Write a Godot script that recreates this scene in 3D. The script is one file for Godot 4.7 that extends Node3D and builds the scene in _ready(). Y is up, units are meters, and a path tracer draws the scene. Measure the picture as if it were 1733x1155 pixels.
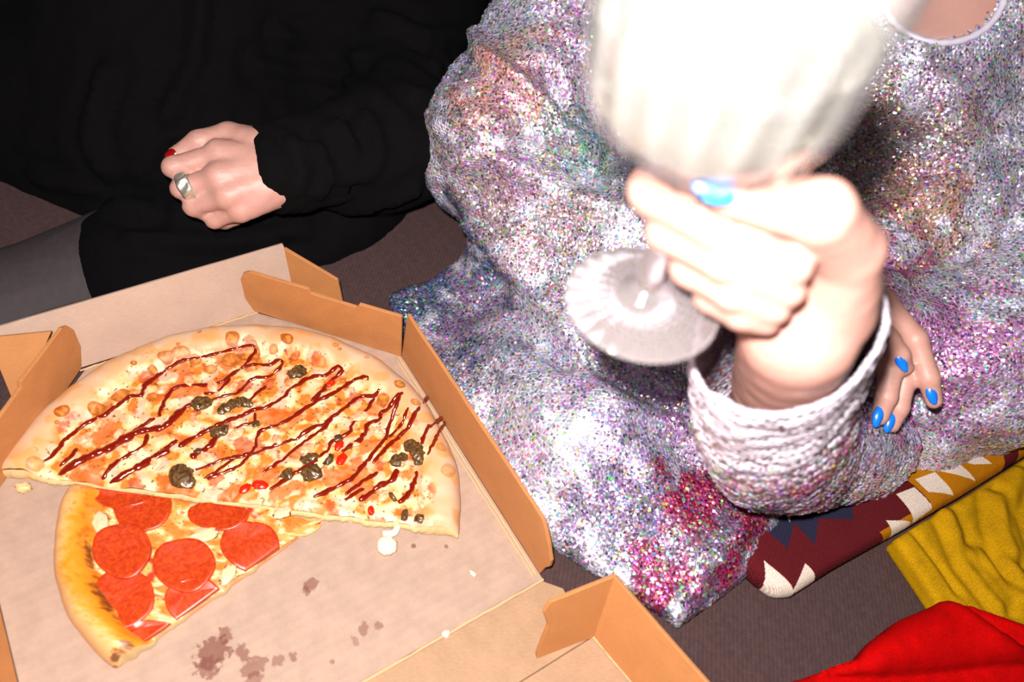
extends Node3D
# A late snack on a sofa, lit by the camera's own flash: pizza box, two people, a glass held up close.
# World: metres, y up, the sofa seat at y = 0. Box axes: U to the right along its far wall, V towards the viewer.

const FOCAL := 1307.0
const EYE := Vector3(0, 0.55, 0)
var look := Basis(Vector3.RIGHT, deg_to_rad(-50.7)) * Basis(Vector3.BACK, deg_to_rad(12.7))
var box_o := Vector3(-0.0925, 0, -0.4062)
var U := Vector3(cos(deg_to_rad(-41.74)), 0, sin(deg_to_rad(-41.74)))
var V := Vector3(-sin(deg_to_rad(-41.74)), 0, cos(deg_to_rad(-41.74)))
var rng := RandomNumberGenerator.new()
var M := {}
var names := {}
var na: FastNoiseLite
var nb: FastNoiseLite
var nc: FastNoiseLite

# ------------------------------------------------------------------ places
func px(x: float, y: float, d: float) -> Vector3:      # survey of the photograph: pixel and distance to a point in the world
	return EYE + look * Vector3((x - 866.5) / FOCAL * d, -(y - 577.5) / FOCAL * d, -d)

func on(x: float, y: float, h: float) -> Vector3:      # pixel to a point on the level plane at height h
	var r := look * Vector3((x - 866.5) / FOCAL, -(y - 577.5) / FOCAL, -1)
	return EYE + r * ((h - EYE.y) / r.y)

func bp(u: float, v: float, y: float) -> Vector3:      # box coordinates
	return box_o + U * u + V * v + Vector3.UP * y

func hit(prims: Array, k: float, x: float, y: float) -> Vector3:   # where a sight line meets a body
	var r := (look * Vector3((x - 866.5) / FOCAL, -(y - 577.5) / FOCAL, -1)).normalized()
	var t := 0.2
	for i in 80:
		var d := field(prims, k, EYE + r * t)
		t += d * 0.8
		if d < 0.0005 or t > 1.5:
			break
	return EYE + r * t

# ------------------------------------------------------------------ things and parts
func numbered(called: String) -> String:
	if not names.has(called):
		names[called] = 0
		return called
	names[called] += 1
	return "%s_%03d" % [called, names[called]]

func tag(o: Node3D, label: String, category := "", group := "", kind := "") -> Node3D:
	if label: o.set_meta("label", label)
	if category: o.set_meta("category", category)
	if group: o.set_meta("group", group)
	if kind: o.set_meta("kind", kind)
	return o

func thing(called: String, label: String, category: String, at := Vector3.ZERO, group := "") -> Node3D:
	var o := Node3D.new()
	o.name = numbered(called)
	add_child(o)
	o.position = at
	return tag(o, label, category, group)

func part(called: String, mesh: Mesh, mat: Material, parent: Node, label := "") -> MeshInstance3D:
	var o := MeshInstance3D.new()
	o.name = called if parent != self else numbered(called)
	o.mesh = mesh
	if mat: o.material_override = mat
	parent.add_child(o, true)
	if parent is Node3D and parent != self:
		o.position = -(parent as Node3D).global_position
	if label: o.set_meta("label", label)
	return o

# ------------------------------------------------------------------ meshes
func normals_of(v: PackedVector3Array, idx: PackedInt32Array) -> PackedVector3Array:
	var n := PackedVector3Array()
	n.resize(v.size())
	for t in range(0, idx.size(), 3):
		var a := idx[t]
		var b := idx[t + 1]
		var c := idx[t + 2]
		var f := (v[c] - v[a]).cross(v[b] - v[a])
		n[a] += f
		n[b] += f
		n[c] += f
	for i in n.size():
		n[i] = n[i].normalized()
	return n

func amesh(v: PackedVector3Array, idx: PackedInt32Array, uv = null, col = null, nor = null) -> ArrayMesh:
	var a := []
	a.resize(Mesh.ARRAY_MAX)
	a[Mesh.ARRAY_VERTEX] = v
	a[Mesh.ARRAY_INDEX] = idx
	a[Mesh.ARRAY_NORMAL] = nor if nor != null else normals_of(v, idx)
	if uv != null: a[Mesh.ARRAY_TEX_UV] = uv
	if col != null: a[Mesh.ARRAY_COLOR] = col
	var m := ArrayMesh.new()
	m.add_surface_from_arrays(Mesh.PRIMITIVE_TRIANGLES, a)
	return m

func grid_index(nu: int, nv: int, wrap_u := false, flip := false) -> PackedInt32Array:   # rows of nu points, nv rows
	var idx := PackedInt32Array()
	for j in nv - 1:
		for i in (nu if wrap_u else nu - 1):
			var a := j * nu + i
			var b := j * nu + (i + 1) % nu
			var c := a + nu
			var d := b + nu
			if flip:
				idx.append_array([a, c, b, b, c, d])
			else:
				idx.append_array([a, b, c, b, d, c])
	return idx

func smooth_line(p: Array, step: float) -> PackedVector3Array:
	var out := PackedVector3Array()
	for i in p.size() - 1:
		var a: Vector3 = p[max(i - 1, 0)]
		var b: Vector3 = p[i]
		var c: Vector3 = p[i + 1]
		var d: Vector3 = p[min(i + 2, p.size() - 1)]
		var n := maxi(1, int(b.distance_to(c) / step))
		for j in n:
			out.append(b.cubic_interpolate(c, a, d, float(j) / n))
	out.append(p[-1])
	return out

func tube(line: PackedVector3Array, radius: Callable, sides := 8, flat := 1.0, up := Vector3.UP) -> ArrayMesh:   # swept round section, closed by points
	var v := PackedVector3Array()
	var n := line.size()
	for i in n:
		var t := (line[min(i + 1, n - 1)] - line[max(i - 1, 0)]).normalized()
		var s := t.cross(up).normalized()
		var w := s.cross(t).normalized()
		var r: float = radius.call(float(i) / maxf(n - 1, 1))
		for k in sides:
			var ang := TAU * k / sides
			v.append(line[i] + s * cos(ang) * r + w * sin(ang) * r * flat)
	var idx := grid_index(sides, n, true)
	v.append(line[0])
	v.append(line[n - 1])
	for k in sides:
		idx.append_array([v.size() - 2, (k + 1) % sides, k])
		idx.append_array([v.size() - 1, (n - 1) * sides + k, (n - 1) * sides + (k + 1) % sides])
	return amesh(v, idx)

func ellipsoid(c: Vector3, b: Basis, r: Vector3, lump := 0.0, nu := 20, nv := 12, seedling := 0.0) -> ArrayMesh:
	var v := PackedVector3Array()
	for j in nv + 1:
		for i in nu:
			var th := PI * j / nv
			var ph := TAU * i / nu
			var d := Vector3(sin(th) * cos(ph), cos(th), sin(th) * sin(ph))
			var g := 1.0 + lump * na.get_noise_3dv(d * 0.06 + Vector3(seedling, 0, 0))
			v.append(c + b * (d * r * g))
	return amesh(v, grid_index(nu, nv + 1, true, true))

func roughen(m: ArrayMesh, amp: float, freq: float) -> ArrayMesh:   # uneven, wrinkled surface
	var s := m.surface_get_arrays(0)
	var v: PackedVector3Array = s[Mesh.ARRAY_VERTEX]
	var n: PackedVector3Array = s[Mesh.ARRAY_NORMAL]
	for i in v.size():
		v[i] += n[i] * amp * na.get_noise_3dv(v[i] * freq)
	return amesh(v, s[Mesh.ARRAY_INDEX])

func lathe(prof: PackedVector2Array, at: Vector3, b: Basis, sides := 96, rib := 0.0, ribs := 0, rib_lo := 0.0, rib_hi := 0.0) -> ArrayMesh:
	var v := PackedVector3Array()
	for p in prof:
		for k in sides:
			var ang := TAU * k / sides
			var r := p.x
			if rib > 0.0 and p.y > rib_lo and p.y < rib_hi:
				r -= rib * p.x / 0.045 * (0.5 + 0.5 * cos(ang * ribs))
			v.append(at + b * Vector3(r * cos(ang), p.y, r * sin(ang)))
	return amesh(v, grid_index(sides, prof.size(), true, false))

func panel(o: Vector3, bx: Vector3, by: Vector3, pts: PackedVector2Array, thick: float, wob := 0.0, size := Vector2.ONE) -> ArrayMesh:   # a cut sheet of board: outline in (bx, by), thickness, chamfered rim
	var n := bx.cross(by).normalized()
	if Geometry2D.is_polygon_clockwise(pts):
		pts = pts.duplicate()
		pts.reverse()
	var fine := PackedVector2Array()
	for i in pts.size():
		var a := pts[i]
		var b := pts[(i + 1) % pts.size()]
		var m := maxi(1, int(a.distance_to(b) / 0.012)) if wob > 0.0 else 1
		for j in m:
			fine.append(a.lerp(b, float(j) / m))
	pts = fine
	var tris := Geometry2D.triangulate_polygon(pts)
	var st := SurfaceTool.new()
	st.begin(Mesh.PRIMITIVE_TRIANGLES)
	var e := 0.0004
	var inner := PackedVector2Array()
	for i in pts.size():
		var a := pts[(i + pts.size() - 1) % pts.size()]
		var b := pts[i]
		var c := pts[(i + 1) % pts.size()]
		var m := ((b - a).normalized() + (c - b).normalized()).normalized()
		inner.append(b + Vector2(-m.y, m.x) * e)
	var P := func(q: Vector2, h: float) -> Vector3:
		return o + bx * q.x + by * q.y + n * (h + wob * na.get_noise_2d(q.x * 300.0, q.y * 300.0))
	for side in [1.0, -1.0]:
		for t in range(0, tris.size(), 3):
			var order := [0, 2, 1] if side > 0 else [0, 1, 2]
			for kk in order:
				var q := inner[tris[t + kk]]
				st.set_smooth_group(0 if side > 0 else 1)
				st.set_uv(Vector2(q.x / size.x, q.y / size.y))
				st.add_vertex(P.call(q, thick * 0.5 * side))
	st.set_smooth_group(-1)
	for i in pts.size():
		var j := (i + 1) % pts.size()
		var rows := [[inner[i], inner[j], 0.5], [pts[i], pts[j], 0.5 - e / thick], [pts[i], pts[j], -0.5 + e / thick], [inner[i], inner[j], -0.5]]
		for k in 3:
			var a: Vector3 = P.call(rows[k][0], rows[k][2] * thick)
			var b: Vector3 = P.call(rows[k][1], rows[k][2] * thick)
			var c: Vector3 = P.call(rows[k + 1][0], rows[k + 1][2] * thick)
			var d: Vector3 = P.call(rows[k + 1][1], rows[k + 1][2] * thick)
			for q in [a, b, c, b, d, c]:
				st.set_uv(Vector2((q - o).dot(bx.normalized()) / size.x, (q - o).dot(by.normalized()) / size.y))
				st.add_vertex(q)
	st.generate_normals()
	return st.commit()

# ------------------------------------------------------------------ soft bodies: rounded volumes joined smoothly, meshed as surface nets
func cap(a: Vector3, b: Vector3, ra: float, rb: float) -> Dictionary:
	var ba := b - a
	return {"t": 0, "a": a, "ba": ba, "q": 1.0 / maxf(ba.length_squared(), 1e-9), "ra": ra, "dr": rb - ra, "lo": Vector3(minf(a.x - ra, b.x - rb), minf(a.y - ra, b.y - rb), minf(a.z - ra, b.z - rb)), "hi": Vector3(maxf(a.x + ra, b.x + rb), maxf(a.y + ra, b.y + rb), maxf(a.z + ra, b.z + rb))}

func ell(c: Vector3, b: Basis, r: Vector3) -> Dictionary:
	var m := maxf(r.x, maxf(r.y, r.z))
	return {"t": 1, "c": c, "inv": b.orthonormalized().transposed(), "r": r, "r2": r * r, "lo": c - Vector3.ONE * m, "hi": c + Vector3.ONE * m}

func slab(poly: PackedVector2Array, y0: float, y1: float, rr: float) -> Dictionary:   # a rounded sheet over an outline on the seat
	var lo := poly[0]
	var hi := poly[0]
	for p in poly:
		lo = lo.min(p)
		hi = hi.max(p)
	return {"t": 2, "p": poly, "yc": (y0 + y1) / 2, "h": (y1 - y0) / 2, "rr": rr, "lo": Vector3(lo.x, y0, lo.y), "hi": Vector3(hi.x, y1, hi.y)}

func sd(g: Dictionary, p: Vector3) -> float:
	var t: int = g.t
	if t == 0:
		var pa: Vector3 = p - g.a
		var h := clampf(pa.dot(g.ba) * g.q, 0.0, 1.0)
		return (pa - g.ba * h).length() - g.ra - g.dr * h
	if t == 1:
		var q: Vector3 = g.inv * (p - g.c)
		var k0: float = (q / g.r).length()
		var k1: float = (q / g.r2).length()
		return k0 * (k0 - 1.0) / maxf(k1, 1e-6)
	var poly: PackedVector2Array = g.p
	var w := Vector2(p.x, p.z)
	var d := 1e9
	var s := 1.0
	var j := poly.size() - 1
	for i in poly.size():
		var e := poly[j] - poly[i]
		var f := w - poly[i]
		d = minf(d, (f - e * clampf(f.dot(e) / e.length_squared(), 0.0, 1.0)).length_squared())
		var c1 := w.y >= poly[i].y
		var c2 := w.y < poly[j].y
		var c3 := e.x * f.y > e.y * f.x
		if (c1 and c2 and c3) or (not c1 and not c2 and not c3):
			s = -s
		j = i
	var rr: float = g.rr
	var dx := s * sqrt(d) + rr
	var dy: float = absf(p.y - g.yc) - g.h + rr
	return minf(maxf(dx, dy), 0.0) + Vector2(maxf(dx, 0.0), maxf(dy, 0.0)).length() - rr

func field(prims: Array, k: float, p: Vector3) -> float:
	var d := 1e9
	for g in prims:
		var e := sd(g, p)
		var h := maxf(k - absf(d - e), 0.0)
		d = minf(d, e) - h * h * 0.25 / k
	return d

func blob(prims: Array, cell: float, k: float, clips := []) -> Dictionary:   # clips: [normal, offset] planes that cut away n.p > offset
	var lo := Vector3.ONE * 1e9
	var hi := -lo
	for g in prims:
		lo = lo.min(g.lo)
		hi = hi.max(g.hi)
	lo -= Vector3.ONE * (k * 0.4 + cell * 2)
	hi += Vector3.ONE * (k * 0.4 + cell * 2)
	const N := 6
	var bs := cell * N
	var nbx := ceili((hi.x - lo.x) / bs)
	var nby := ceili((hi.y - lo.y) / bs)
	var nbz := ceili((hi.z - lo.z) / bs)
	var reach := bs * 0.87
	var v := PackedVector3Array()
	var at := {}
	var quads := PackedInt64Array()
	var S := N + 1
	var val := PackedFloat32Array()
	val.resize(S * S * S)
	for bz in nbz:
		for by in nby:
			for bx in nbx:
				var o := lo + Vector3(bx, by, bz) * bs
				var mid := o + Vector3.ONE * bs * 0.5
				var near := []
				var best := 1e9
				var ds := []
				for g in prims:
					var e := sd(g, mid)
					ds.append(e)
					best = minf(best, e)
				if best > reach + k * 0.3:
					continue
				for i in prims.size():
					if ds[i] < best + 2.0 * reach + k:
						near.append(prims[i])
				var dm := field(near, k, mid)
				for c in clips:
					dm = maxf(dm, c[0].dot(mid) - c[1])
				if absf(dm) > reach * 1.25:
					continue
				var m := 0
				for z in S:
					for y in S:
						for x in S:
							var p := o + Vector3(x, y, z) * cell
							var d := field(near, k, p)
							for c in clips:
								d = maxf(d, c[0].dot(p) - c[1])
							val[m] = d
							m += 1
				for z in N:
					for y in N:
						for x in N:
							var b := x + S * (y + S * z)
							var c000 := val[b]
							var c100 := val[b + 1]
							var c010 := val[b + S]
							var c110 := val[b + S + 1]
							var c001 := val[b + S * S]
							var c101 := val[b + S * S + 1]
							var c011 := val[b + S * S + S]
							var c111 := val[b + S * S + S + 1]
							var neg := int(c000 < 0) + int(c100 < 0) + int(c010 < 0) + int(c110 < 0) + int(c001 < 0) + int(c101 < 0) + int(c011 < 0) + int(c111 < 0)
							if neg == 0 or neg == 8:
								continue
							var sum := Vector3.ZERO
							var n := 0
							if (c000 < 0) != (c100 < 0): sum += Vector3(c000 / (c000 - c100), 0, 0); n += 1
							if (c010 < 0) != (c110 < 0): sum += Vector3(c010 / (c010 - c110), 1, 0); n += 1
							if (c001 < 0) != (c101 < 0): sum += Vector3(c001 / (c001 - c101), 0, 1); n += 1
							if (c011 < 0) != (c111 < 0): sum += Vector3(c011 / (c011 - c111), 1, 1); n += 1
							if (c000 < 0) != (c010 < 0): sum += Vector3(0, c000 / (c000 - c010), 0); n += 1
							if (c100 < 0) != (c110 < 0): sum += Vector3(1, c100 / (c100 - c110), 0); n += 1
							if (c001 < 0) != (c011 < 0): sum += Vector3(0, c001 / (c001 - c011), 1); n += 1
							if (c101 < 0) != (c111 < 0): sum += Vector3(1, c101 / (c101 - c111), 1); n += 1
							if (c000 < 0) != (c001 < 0): sum += Vector3(0, 0, c000 / (c000 - c001)); n += 1
							if (c100 < 0) != (c101 < 0): sum += Vector3(1, 0, c100 / (c100 - c101)); n += 1
							if (c010 < 0) != (c011 < 0): sum += Vector3(0, 1, c010 / (c010 - c011)); n += 1
							if (c110 < 0) != (c111 < 0): sum += Vector3(1, 1, c110 / (c110 - c111)); n += 1
							var cx := bx * N + x
							var cy := by * N + y
							var cz := bz * N + z
							var key := cx + (cy << 16) + (cz << 32)
							at[key] = v.size()
							v.append(o + (Vector3(x, y, z) + sum / n) * cell)
							if (c000 < 0) != (c100 < 0): quads.append_array([key, 0, int(c000 < 0)])
							if (c000 < 0) != (c010 < 0): quads.append_array([key, 1, int(c000 < 0)])
							if (c000 < 0) != (c001 < 0): quads.append_array([key, 2, int(c000 < 0)])
	var idx := PackedInt32Array()
	var X := 1
	var Y := 1 << 16
	var Z := 1 << 32
	for q in range(0, quads.size(), 3):
		var key := quads[q]
		var ax := quads[q + 1]
		var e1 := Y if ax == 0 else (Z if ax == 1 else X)
		var e2 := Z if ax == 0 else (X if ax == 1 else Y)
		if not (at.has(key - e1) and at.has(key - e2) and at.has(key - e1 - e2)):
			continue
		var a: int = at[key]
		var b: int = at[key - e1]
		var c: int = at[key - e1 - e2]
		var d: int = at[key - e2]
		if quads[q + 2] == 1:
			idx.append_array([a, c, b, a, d, c])
		else:
			idx.append_array([a, b, c, a, c, d])
	return {"v": v, "i": idx}

func displace(d: Dictionary, f: Callable) -> void:
	var n := normals_of(d.v, d.i)
	var v: PackedVector3Array = d.v
	for i in v.size():
		v[i] += n[i] * float(f.call(v[i], n[i]))
	d.v = v

func join(a: Dictionary, b: Dictionary) -> void:
	var off: int = a.v.size()
	var v: PackedVector3Array = a.v
	v.append_array(b.v)
	var idx: PackedInt32Array = a.i
	for k in b.i:
		idx.append(k + off)
	a.v = v
	a.i = idx

func near_line(p: Vector3, line: PackedVector3Array) -> float:
	var d := 1e9
	for i in line.size() - 1:
		var e := line[i + 1] - line[i]
		var f := p - line[i]
		d = minf(d, (f - e * clampf(f.dot(e) / e.length_squared(), 0.0, 1.0)).length_squared())
	return sqrt(d)

# ------------------------------------------------------------------ materials
func noise(freq: float, oct := 3, sd_ := 1, kind := FastNoiseLite.TYPE_SIMPLEX_SMOOTH) -> FastNoiseLite:
	var n := FastNoiseLite.new()
	n.noise_type = kind
	n.seed = sd_
	n.frequency = freq
	n.fractal_octaves = oct
	return n

func painted(w: int, h: int, f: Callable) -> ImageTexture:
	var b := PackedByteArray()
	b.resize(w * h * 3)
	var k := 0
	for y in h:
		for x in w:
			var c: Color = f.call(x, y)
			b[k] = clampi(int(c.r * 255), 0, 255)
			b[k + 1] = clampi(int(c.g * 255), 0, 255)
			b[k + 2] = clampi(int(c.b * 255), 0, 255)
			k += 3
	return ImageTexture.create_from_image(Image.create_from_data(w, h, false, Image.FORMAT_RGB8, b))

func mat(called: String, c: Color, rough: float, metal := 0.0) -> StandardMaterial3D:
	var m := StandardMaterial3D.new()
	m.resource_name = called
	m.albedo_color = c
	m.roughness = rough
	m.metallic = metal
	M[called] = m
	return m

func tri(m: StandardMaterial3D, tex: Texture2D, per_metre: float, bump := 0.0) -> void:   # pattern laid on in the world's own axes
	m.uv1_triplanar = true
	m.uv1_world_triplanar = true
	m.uv1_scale = Vector3.ONE * per_metre
	m.albedo_texture = tex
	if bump > 0.0:
		m.heightmap_enabled = true
		m.heightmap_texture = tex
		m.heightmap_scale = bump

func tiled(f: FastNoiseLite, x: int, y: int, n: int) -> float:   # noise that repeats every n pixels
	var a := TAU * x / n
	var b := TAU * y / n
	var r := n / TAU
	return f.get_noise_3d(cos(a) * r + 31.0, sin(a) * r + cos(b) * r, sin(b) * r + 7.0)

func make_materials() -> void:
	var fine := noise(0.35, 2, 5)
	var wide := noise(0.03, 3, 6)
	# woven sofa cloth
	var weave := painted(256, 256, func(x: int, y: int):
		var w := sin(x * TAU / 8.0) * sin(y * TAU / 8.0)
		var over := 0.5 + 0.5 * (sin(x * TAU / 8.0) if (int(y / 4) + int(x / 8)) % 2 == 0 else sin(y * TAU / 8.0))
		var g := 0.62 + 0.25 * over + 0.1 * w + 0.3 * fine.get_noise_2d(x, y) + 0.12 * tiled(wide, x, y, 256)
		return Color(g, g * 0.97, g * 0.97))
	tri(mat("sofa_cloth", Color(0.335, 0.24, 0.245), 0.95), weave, 19.0, 0.03)
	# kraft board: inner liner and outer liner
	var board := painted(256, 256, func(x: int, y: int):
		var g := 0.93 + 0.05 * tiled(wide, x, y, 256) + 0.09 * fine.get_noise_2d(x * 0.4, y * 2.0) * 0.6
		return Color(g, g * 0.985, g * 0.96))
	tri(mat("kraft_inner", Color(0.665, 0.535, 0.43), 0.85), board, 5.0)
	tri(mat("kraft_outer", Color(0.745, 0.50, 0.30), 0.72), board, 6.0)
	tri(mat("kraft_wall", Color(0.73, 0.625, 0.575), 0.85), board, 5.0)
	mat("kraft_edge", Color(0.76, 0.61, 0.46), 0.9)
	# cloths
	var knit := painted(128, 128, func(x: int, y: int):
		var g := 0.8 + 0.14 * sin(x * TAU / 4.0) * sin(y * TAU / 4.0) + 0.2 * fine.get_noise_2d(x, y) + 0.1 * tiled(wide, x, y, 128)
		return Color(g, g, g))
	var k := mat("black_jersey", Color(0.048, 0.043, 0.056), 0.95)
	k.metallic_specular = 0.2
	tri(k, knit, 14.0, 0.02)
	tri(mat("sheer_tights", Color(0.265, 0.22, 0.24), 0.8), knit, 30.0)
	tri(mat("mustard_cotton", Color(0.80, 0.60, 0.03), 0.9), knit, 16.0)
	M.mustard_cotton.metallic_specular = 0.2
	tri(mat("red_cotton", Color(0.80, 0.015, 0.02), 0.9), knit, 16.0)
	M.red_cotton.metallic_specular = 0.15
	# silver knit below the sequins
	var s := mat("silver_knit", Color(0.90, 0.88, 0.93), 0.45, 0.2)
	s.vertex_color_use_as_albedo = true
	s.uv1_triplanar = true
	s.uv1_world_triplanar = true
	s.uv1_scale = Vector3.ONE * 10.0
	s.heightmap_enabled = true
	s.heightmap_texture = painted(256, 256, func(x: int, y: int):
		var row := int(y / 8)
		var xx := fmod(x + (4 if row % 2 else 0), 8.0) / 8.0 - 0.5
		var yy := fmod(y, 8.0) / 8.0 - 0.5
		var g := clampf(1.0 - 2.2 * sqrt(xx * xx * 1.2 + yy * yy), 0.0, 1.0)
		return Color(g, g, g))
	s.heightmap_scale = 0.12
	var q := mat("sequin_foil", Color(1, 1, 1), 0.33, 0.72)
	q.vertex_color_use_as_albedo = true
	q.cull_mode = BaseMaterial3D.CULL_DISABLED
	# skin and nails
	var sk := mat("skin", Color(0.735, 0.555, 0.515), 0.5)
	sk.subsurf_scatter_enabled = true
	sk.subsurf_scatter_strength = 0.08
	var mott := painted(128, 128, func(x: int, y: int):
		var g := 0.96 + 0.05 * tiled(wide, x, y, 128) + 0.03 * fine.get_noise_2d(x, y)
		return Color(g, g * 0.985, g * 0.98))
	tri(sk, mott, 8.0)
	mat("blue_polish", Color(0.06, 0.42, 0.86), 0.2)
	mat("pale_blue_polish", Color(0.22, 0.60, 0.92), 0.25)
	mat("red_polish", Color(0.5, 0.02, 0.03), 0.15)
	mat("ring_silver", Color(0.9, 0.89, 0.85), 0.38, 0.9)
	# food
	var dr := mat("barbecue_sauce", Color(0.45, 0.068, 0.012), 0.15)
	dr.clearcoat_enabled = true
	dr.clearcoat_roughness = 0.05
	var mush_n := noise(0.06, 3, 9)
	var ham_n := noise(0.05, 3, 15)
	var mush := painted(128, 128, func(x: int, y: int):
		var g := 0.5 + 0.5 * tiled(mush_n, x, y, 128)
		return Color(0.19, 0.115, 0.055).lerp(Color(0.56, 0.41, 0.23), clampf(g * 1.5 - 0.35, 0, 1)))
	tri(mat("mushroom", Color(1, 1, 1), 0.3), mush, 40.0)
	var pep_n := noise(0.07, 3, 12)
	var pep := painted(256, 256, func(x: int, y: int):
		var g := tiled(pep_n, x, y, 256)
		var c := Color(0.62, 0.15, 0.035).lerp(Color(0.73, 0.25, 0.055), clampf(0.5 + 1.0 * g, 0, 1))
		if fine.get_noise_2d(x * 0.5, y * 0.5) > 0.5: c = c.lerp(Color(0.85, 0.45, 0.18), 0.5)
		return c)
	tri(mat("pepperoni", Color(1, 1, 1), 0.34), pep, 14.0)
	M.pepperoni.metallic_specular = 0.6
	var ham := painted(128, 128, func(x: int, y: int):
		var g := clampf(0.5 + tiled(ham_n, x, y, 128), 0, 1)
		return Color(0.93, 0.5, 0.32).lerp(Color(0.98, 0.76, 0.62), g))
	tri(mat("ham", Color(1, 1, 1), 0.4), ham, 30.0)
	tri(mat("tomato", Color(0.85, 0.2, 0.07), 0.3), ham, 30.0)
	mat("melted_cheese", Color(0.84, 0.70, 0.56), 0.4)
	mat("white_cheese", Color(0.90, 0.83, 0.74), 0.5)
	# glass
	var gl := mat("crystal", Color(0.99, 0.95, 0.96, 0.09), 0.06)
	gl.refraction_enabled = true
	gl.refraction_scale = 0.03
	var fr := mat("flash_haze_crystal", Color(0.97, 0.97, 0.98, 0.042), 0.09)  # flash glare on the cut bowl, put in as a faint white colour
	fr.transparency = BaseMaterial3D.TRANSPARENCY_ALPHA
	var wi := mat("sparkling_wine", Color(0.99, 0.975, 0.94, 0.045), 0.03)
	wi.refraction_enabled = true
	wi.refraction_scale = 0.033

# ------------------------------------------------------------------ the scene
func _ready() -> void:
	# camera
	var cam := Camera3D.new()
	cam.name = "camera"
	add_child(cam)
	cam.transform = Transform3D(look, EYE)
	cam.near = 0.02
	cam.far = 20.0
	var lens := CameraAttributesPhysical.new()
	lens.frustum_focal_length = 27.16
	lens.frustum_focus_distance = 0.64
	lens.exposure_aperture = 4.5
	lens.frustum_near = 0.02
	lens.frustum_far = 20.0
	cam.attributes = lens
	cam.fov = rad_to_deg(2.0 * atan(577.5 / FOCAL))
	# surroundings and exposure
	var env := Environment.new()
	env.background_mode = Environment.BG_COLOR
	env.background_color = Color(0.20, 0.185, 0.19)
	env.tonemap_mode = Environment.TONE_MAPPER_LINEAR
	env.tonemap_exposure = 1.0
	env.sdfgi_enabled = true
	env.ssao_enabled = true
	env.ssil_enabled = true
	var we := WorldEnvironment.new()
	we.name = "surroundings"
	we.environment = env
	add_child(we)
	# the camera's flash, above and to the left of the lens
	var flash := OmniLight3D.new()
	flash.name = "camera_flash"
	flash.light_color = Color(1.0, 0.97, 0.94)
	flash.light_energy = 1.0
	flash.light_size = 0.012
	flash.omni_range = 8.0
	flash.omni_attenuation = 2.0
	flash.shadow_enabled = true
	add_child(flash)
	flash.position = EYE + look * Vector3(-0.02, 0.042, 0.02)

	rng.seed = 11
	na = noise(30.0, 3, 1)
	nb = noise(9.0, 3, 2)
	nc = noise(90.0, 2, 3)
	make_materials()
	make_sofa()
	make_box()
	make_pizza()
	make_slice()
	make_crumbs()
	make_cloths()
	make_person_in_black()
	make_person_in_sequins()
	make_glass()

# ------------------------------------------------------------------ sofa
func make_sofa() -> void:
	var t := thing("sofa", "wide sofa seat in brown woven cloth under the pizza box and both people", "sofa", Vector3(0, -0.005, -0.7))
	var prof := func(w: float, d: float, h: float, r: float) -> ArrayMesh:
		var v := PackedVector3Array()
		var rows := [[0.0, -h], [0.0, -r], [0.3 * r, -0.3 * r], [r, 0.0], [0.12, 0.0], [minf(w, d) / 2.0, 0.0]]
		var sides := 48
		for q in rows:
			for k in sides:
				var ang := TAU * k / sides
				var e := Vector2(signf(cos(ang)) * pow(absf(cos(ang)), 0.12), signf(sin(ang)) * pow(absf(sin(ang)), 0.12))
				v.append(Vector3(e.x * (w / 2 - q[0] * (1.0 if q[0] < 0.5 else w / minf(w, d))), q[1], e.y * (d / 2 - q[0] * (1.0 if q[0] < 0.5 else d / minf(w, d)))))
		return amesh(v, grid_index(sides, rows.size(), true, true))
	part("seat_cushion", prof.call(3.2, 1.9, 0.22, 0.05), M.sofa_cloth, t).position = Vector3.ZERO
	var b := part("backrest", prof.call(3.2, 0.6, 0.25, 0.06), M.sofa_cloth, t)
	b.position = Vector3(0, 0.2, -1.15)
	b.rotation.x = deg_to_rad(70)

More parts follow.
